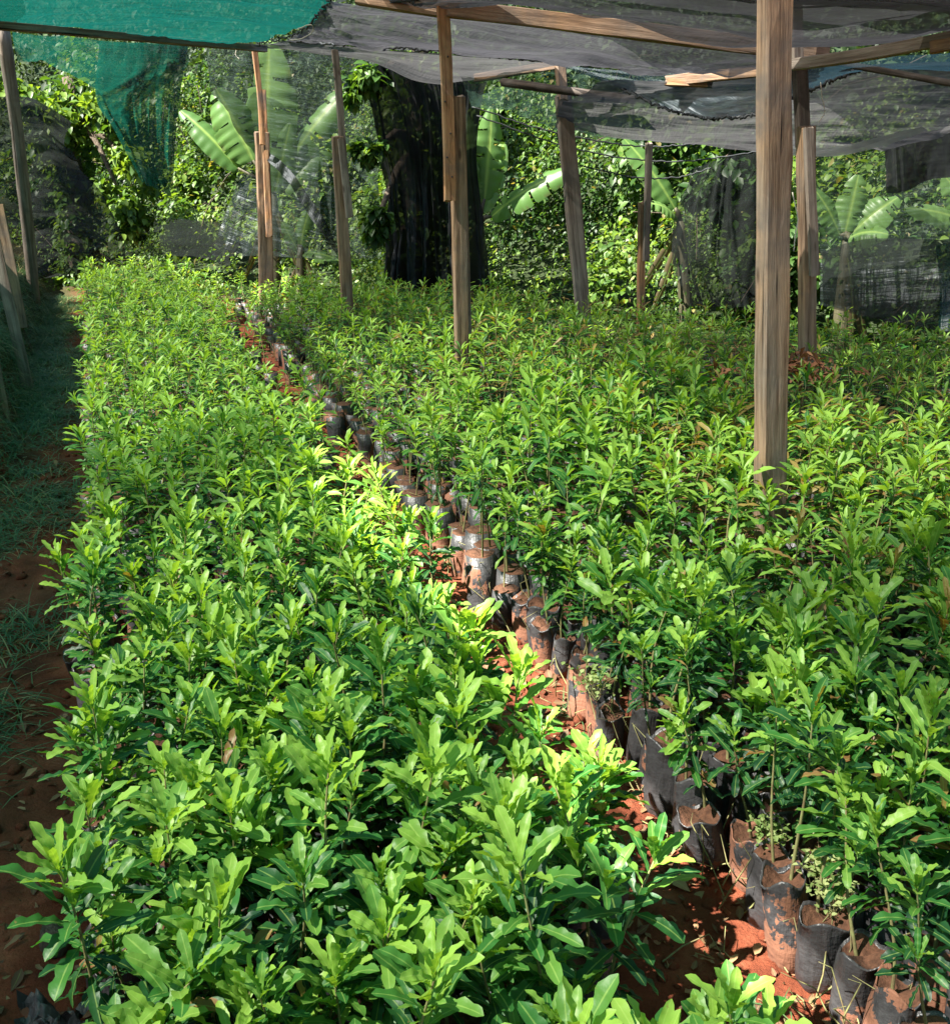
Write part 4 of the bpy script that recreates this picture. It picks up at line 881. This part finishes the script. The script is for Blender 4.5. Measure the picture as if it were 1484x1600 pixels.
def weed(label, px, py, Yd, n, R, seed):
    r = np.random.default_rng(seed); p = P(px, py, Yd); t = thing('weed_clump', p, label, 'weed', 'pale weeds on the bag tops')
    B = r.normal(0, R, (n, 3)) * np.array([1, 1, .6]); L = r.uniform(.008, .02, n)
    V, F, A = leaf_batch(B, r.uniform(0, 6.28, n), r.normal(.3, .5, n), L, L * .8, np.full(n, .4), S=3, prof=ovate, age=r.random(n)); link('foliage', mesh_np('foliage', V, F, M['weed'], A), t)
    parts = [tube([Vector((r.normal(0, .01), r.normal(0, .01), -.06)), Vector(tuple(B[i] * .6)) + Vector((0, 0, -.015)), Vector(tuple(B[i]))], [.0012, .001, .0007], 4, False) for i in range(0, n, 5)]
    V, F, _ = merge(parts); link('stem', mesh_np('stem', V, F, M['stem']), t)
weed('pale yellow weed clump on top of the grey bag by the path', 1205, 1295, 2.2, 130, .026, 41)
weed('pale weed clump trailing beside the second dusty bag', 1285, 1350, 2.05, 120, .028, 42)
weed('small round leaved weed at the path edge beside the red soiled bag', 930, 1060, 2.85, 120, .035, 43)
weed('tiny pale weed by the last exposed bag near the right corner', 1305, 1400, 1.95, 80, .02, 44)
def scrap(label, px, py, Yd, s, seed, mat='bag'):
    r = np.random.default_rng(seed); p = P(px, py, Yd); p.z = float(ground_h(np.array(p.x), np.array(p.y))) + .02; n = 16; g = np.linspace(-1, 1, n); X, Z = np.meshgrid(g, g)
    V = np.stack([X * s + .2 * s * fbm(X * 2, Z * 2, seed), Z * s * .7 + .2 * s * fbm(X * 2 + 9, Z * 2, seed), .45 * s * (fbm(X * 1.7, Z * 1.7, seed + 2) + .6 * fbm(X * 5, Z * 5, seed + 4, 2)) + .3 * s], -1).reshape(-1, 3)
    idx = np.arange(n * n).reshape(n, n); F = np.stack([idx[:-1, :-1], idx[:-1, 1:], idx[1:, 1:], idx[1:, :-1]], -1).reshape(-1, 4)
    o = link('plastic_scrap', mesh_np('plastic_scrap', V, F, M[mat])); o.location = p; tag(o, label, 'plastic scrap', 'torn bag plastic on the ground')
scrap('torn grey plastic lying in the right bottom corner', 1440, 1570, 1.9, .07, 51)
scrap('torn black plastic lying in the left bottom corner', 78, 1575, 1.8, .07, 52)
# a fallen round pot stump on the aisle
p = P(80, 1430, 2.05); p.z = float(ground_h(np.array(p.x), np.array(p.y)))
V, F = tube([Vector((0, 0, z)) for z in (0, .02, .05, .065, .06, .045)], [.025, .034, .03, .024, .018, .0], 14, False)
V = V * (1 + .06 * fbm(V[:, 0] * 60, V[:, 1] * 60, V[:, 2:3].ravel() * 50)[:, None])
o = link('seed_husk', mesh_np('seed_husk', V, F, M['bark'])); o.location = p; tag(o, 'open brown seed husk lying on the dark soil near the left bottom corner', 'husk')

# dry leaf clump at the foot of the worn post
def dry_clump(label, c, n, R, seed):
    r = np.random.default_rng(seed); t = thing('dry_leaf_clump', c, label, 'dry leaves')
    d = r.normal(0, 1, (n, 3)) * np.array([R, R, R * .45]); L = r.uniform(.05, .10, n)
    V, F, A = leaf_batch(d, r.uniform(0, 6.28, n), r.normal(.3, .5, n), L, L * .3, r.uniform(.3, 1.6, n), S=8, wave=.5, roll=r.normal(0, .5, n), age=r.random(n) * .5, alt=np.full(n, .35))
    link('foliage', mesh_np('foliage', V, F, M['dry'], A), t)
    V, F, _ = merge([tube([Vector((r.normal(0, .02), r.normal(0, .02), -.4)), Vector((r.normal(0, R * .5), r.normal(0, R * .5), 0))], [.004, .002], 5, False) for i in range(5)])
    link('stem', mesh_np('stem', V, F, M['stem']), t)
dry_clump('red brown dry leaf clump at the foot of the worn spliced post', P(1258, 577, 5.95), 150, .085, 61)
dry_clump('small withered brown seedling top left of the worn spliced post', P(1130, 590, 5.8), 26, .04, 62)
# nails in the plank of the tall spliced post
for o in list(COL.objects):
    if o.name.startswith('nailed_plank'):
        for k, z in enumerate((.12, .22, .34, .5, .72)):
            V, F = tube([Vector((.012 * (-1) ** k, -.012, z)), Vector((.012 * (-1) ** k, -.017, z))], [.005, .005], 8); link('nail', mesh_np('nail', V, cleanq(F), M['darkrope']), o)
# cut boards, a black sack and a dark crate on the red bank at the left edge
for k, (a, b, w, m, lb) in enumerate([(P(12, 700, 6.7), P(-30, 470, 6.9), .09, 'wood', 'broad brown board at the very left edge below the leaning grey board'),
                                 (P(22, 455, 9.2), P(-14, 395, 9.3), .07, 'woodred', 'short reddish board stub beside the splintered board end')]):
    tag(board('leaning_board', a - Vector((0, 0, .06)), b, w, .03, m, None, Vector((.4, -1, .1)), 60 + k), lb, 'board')
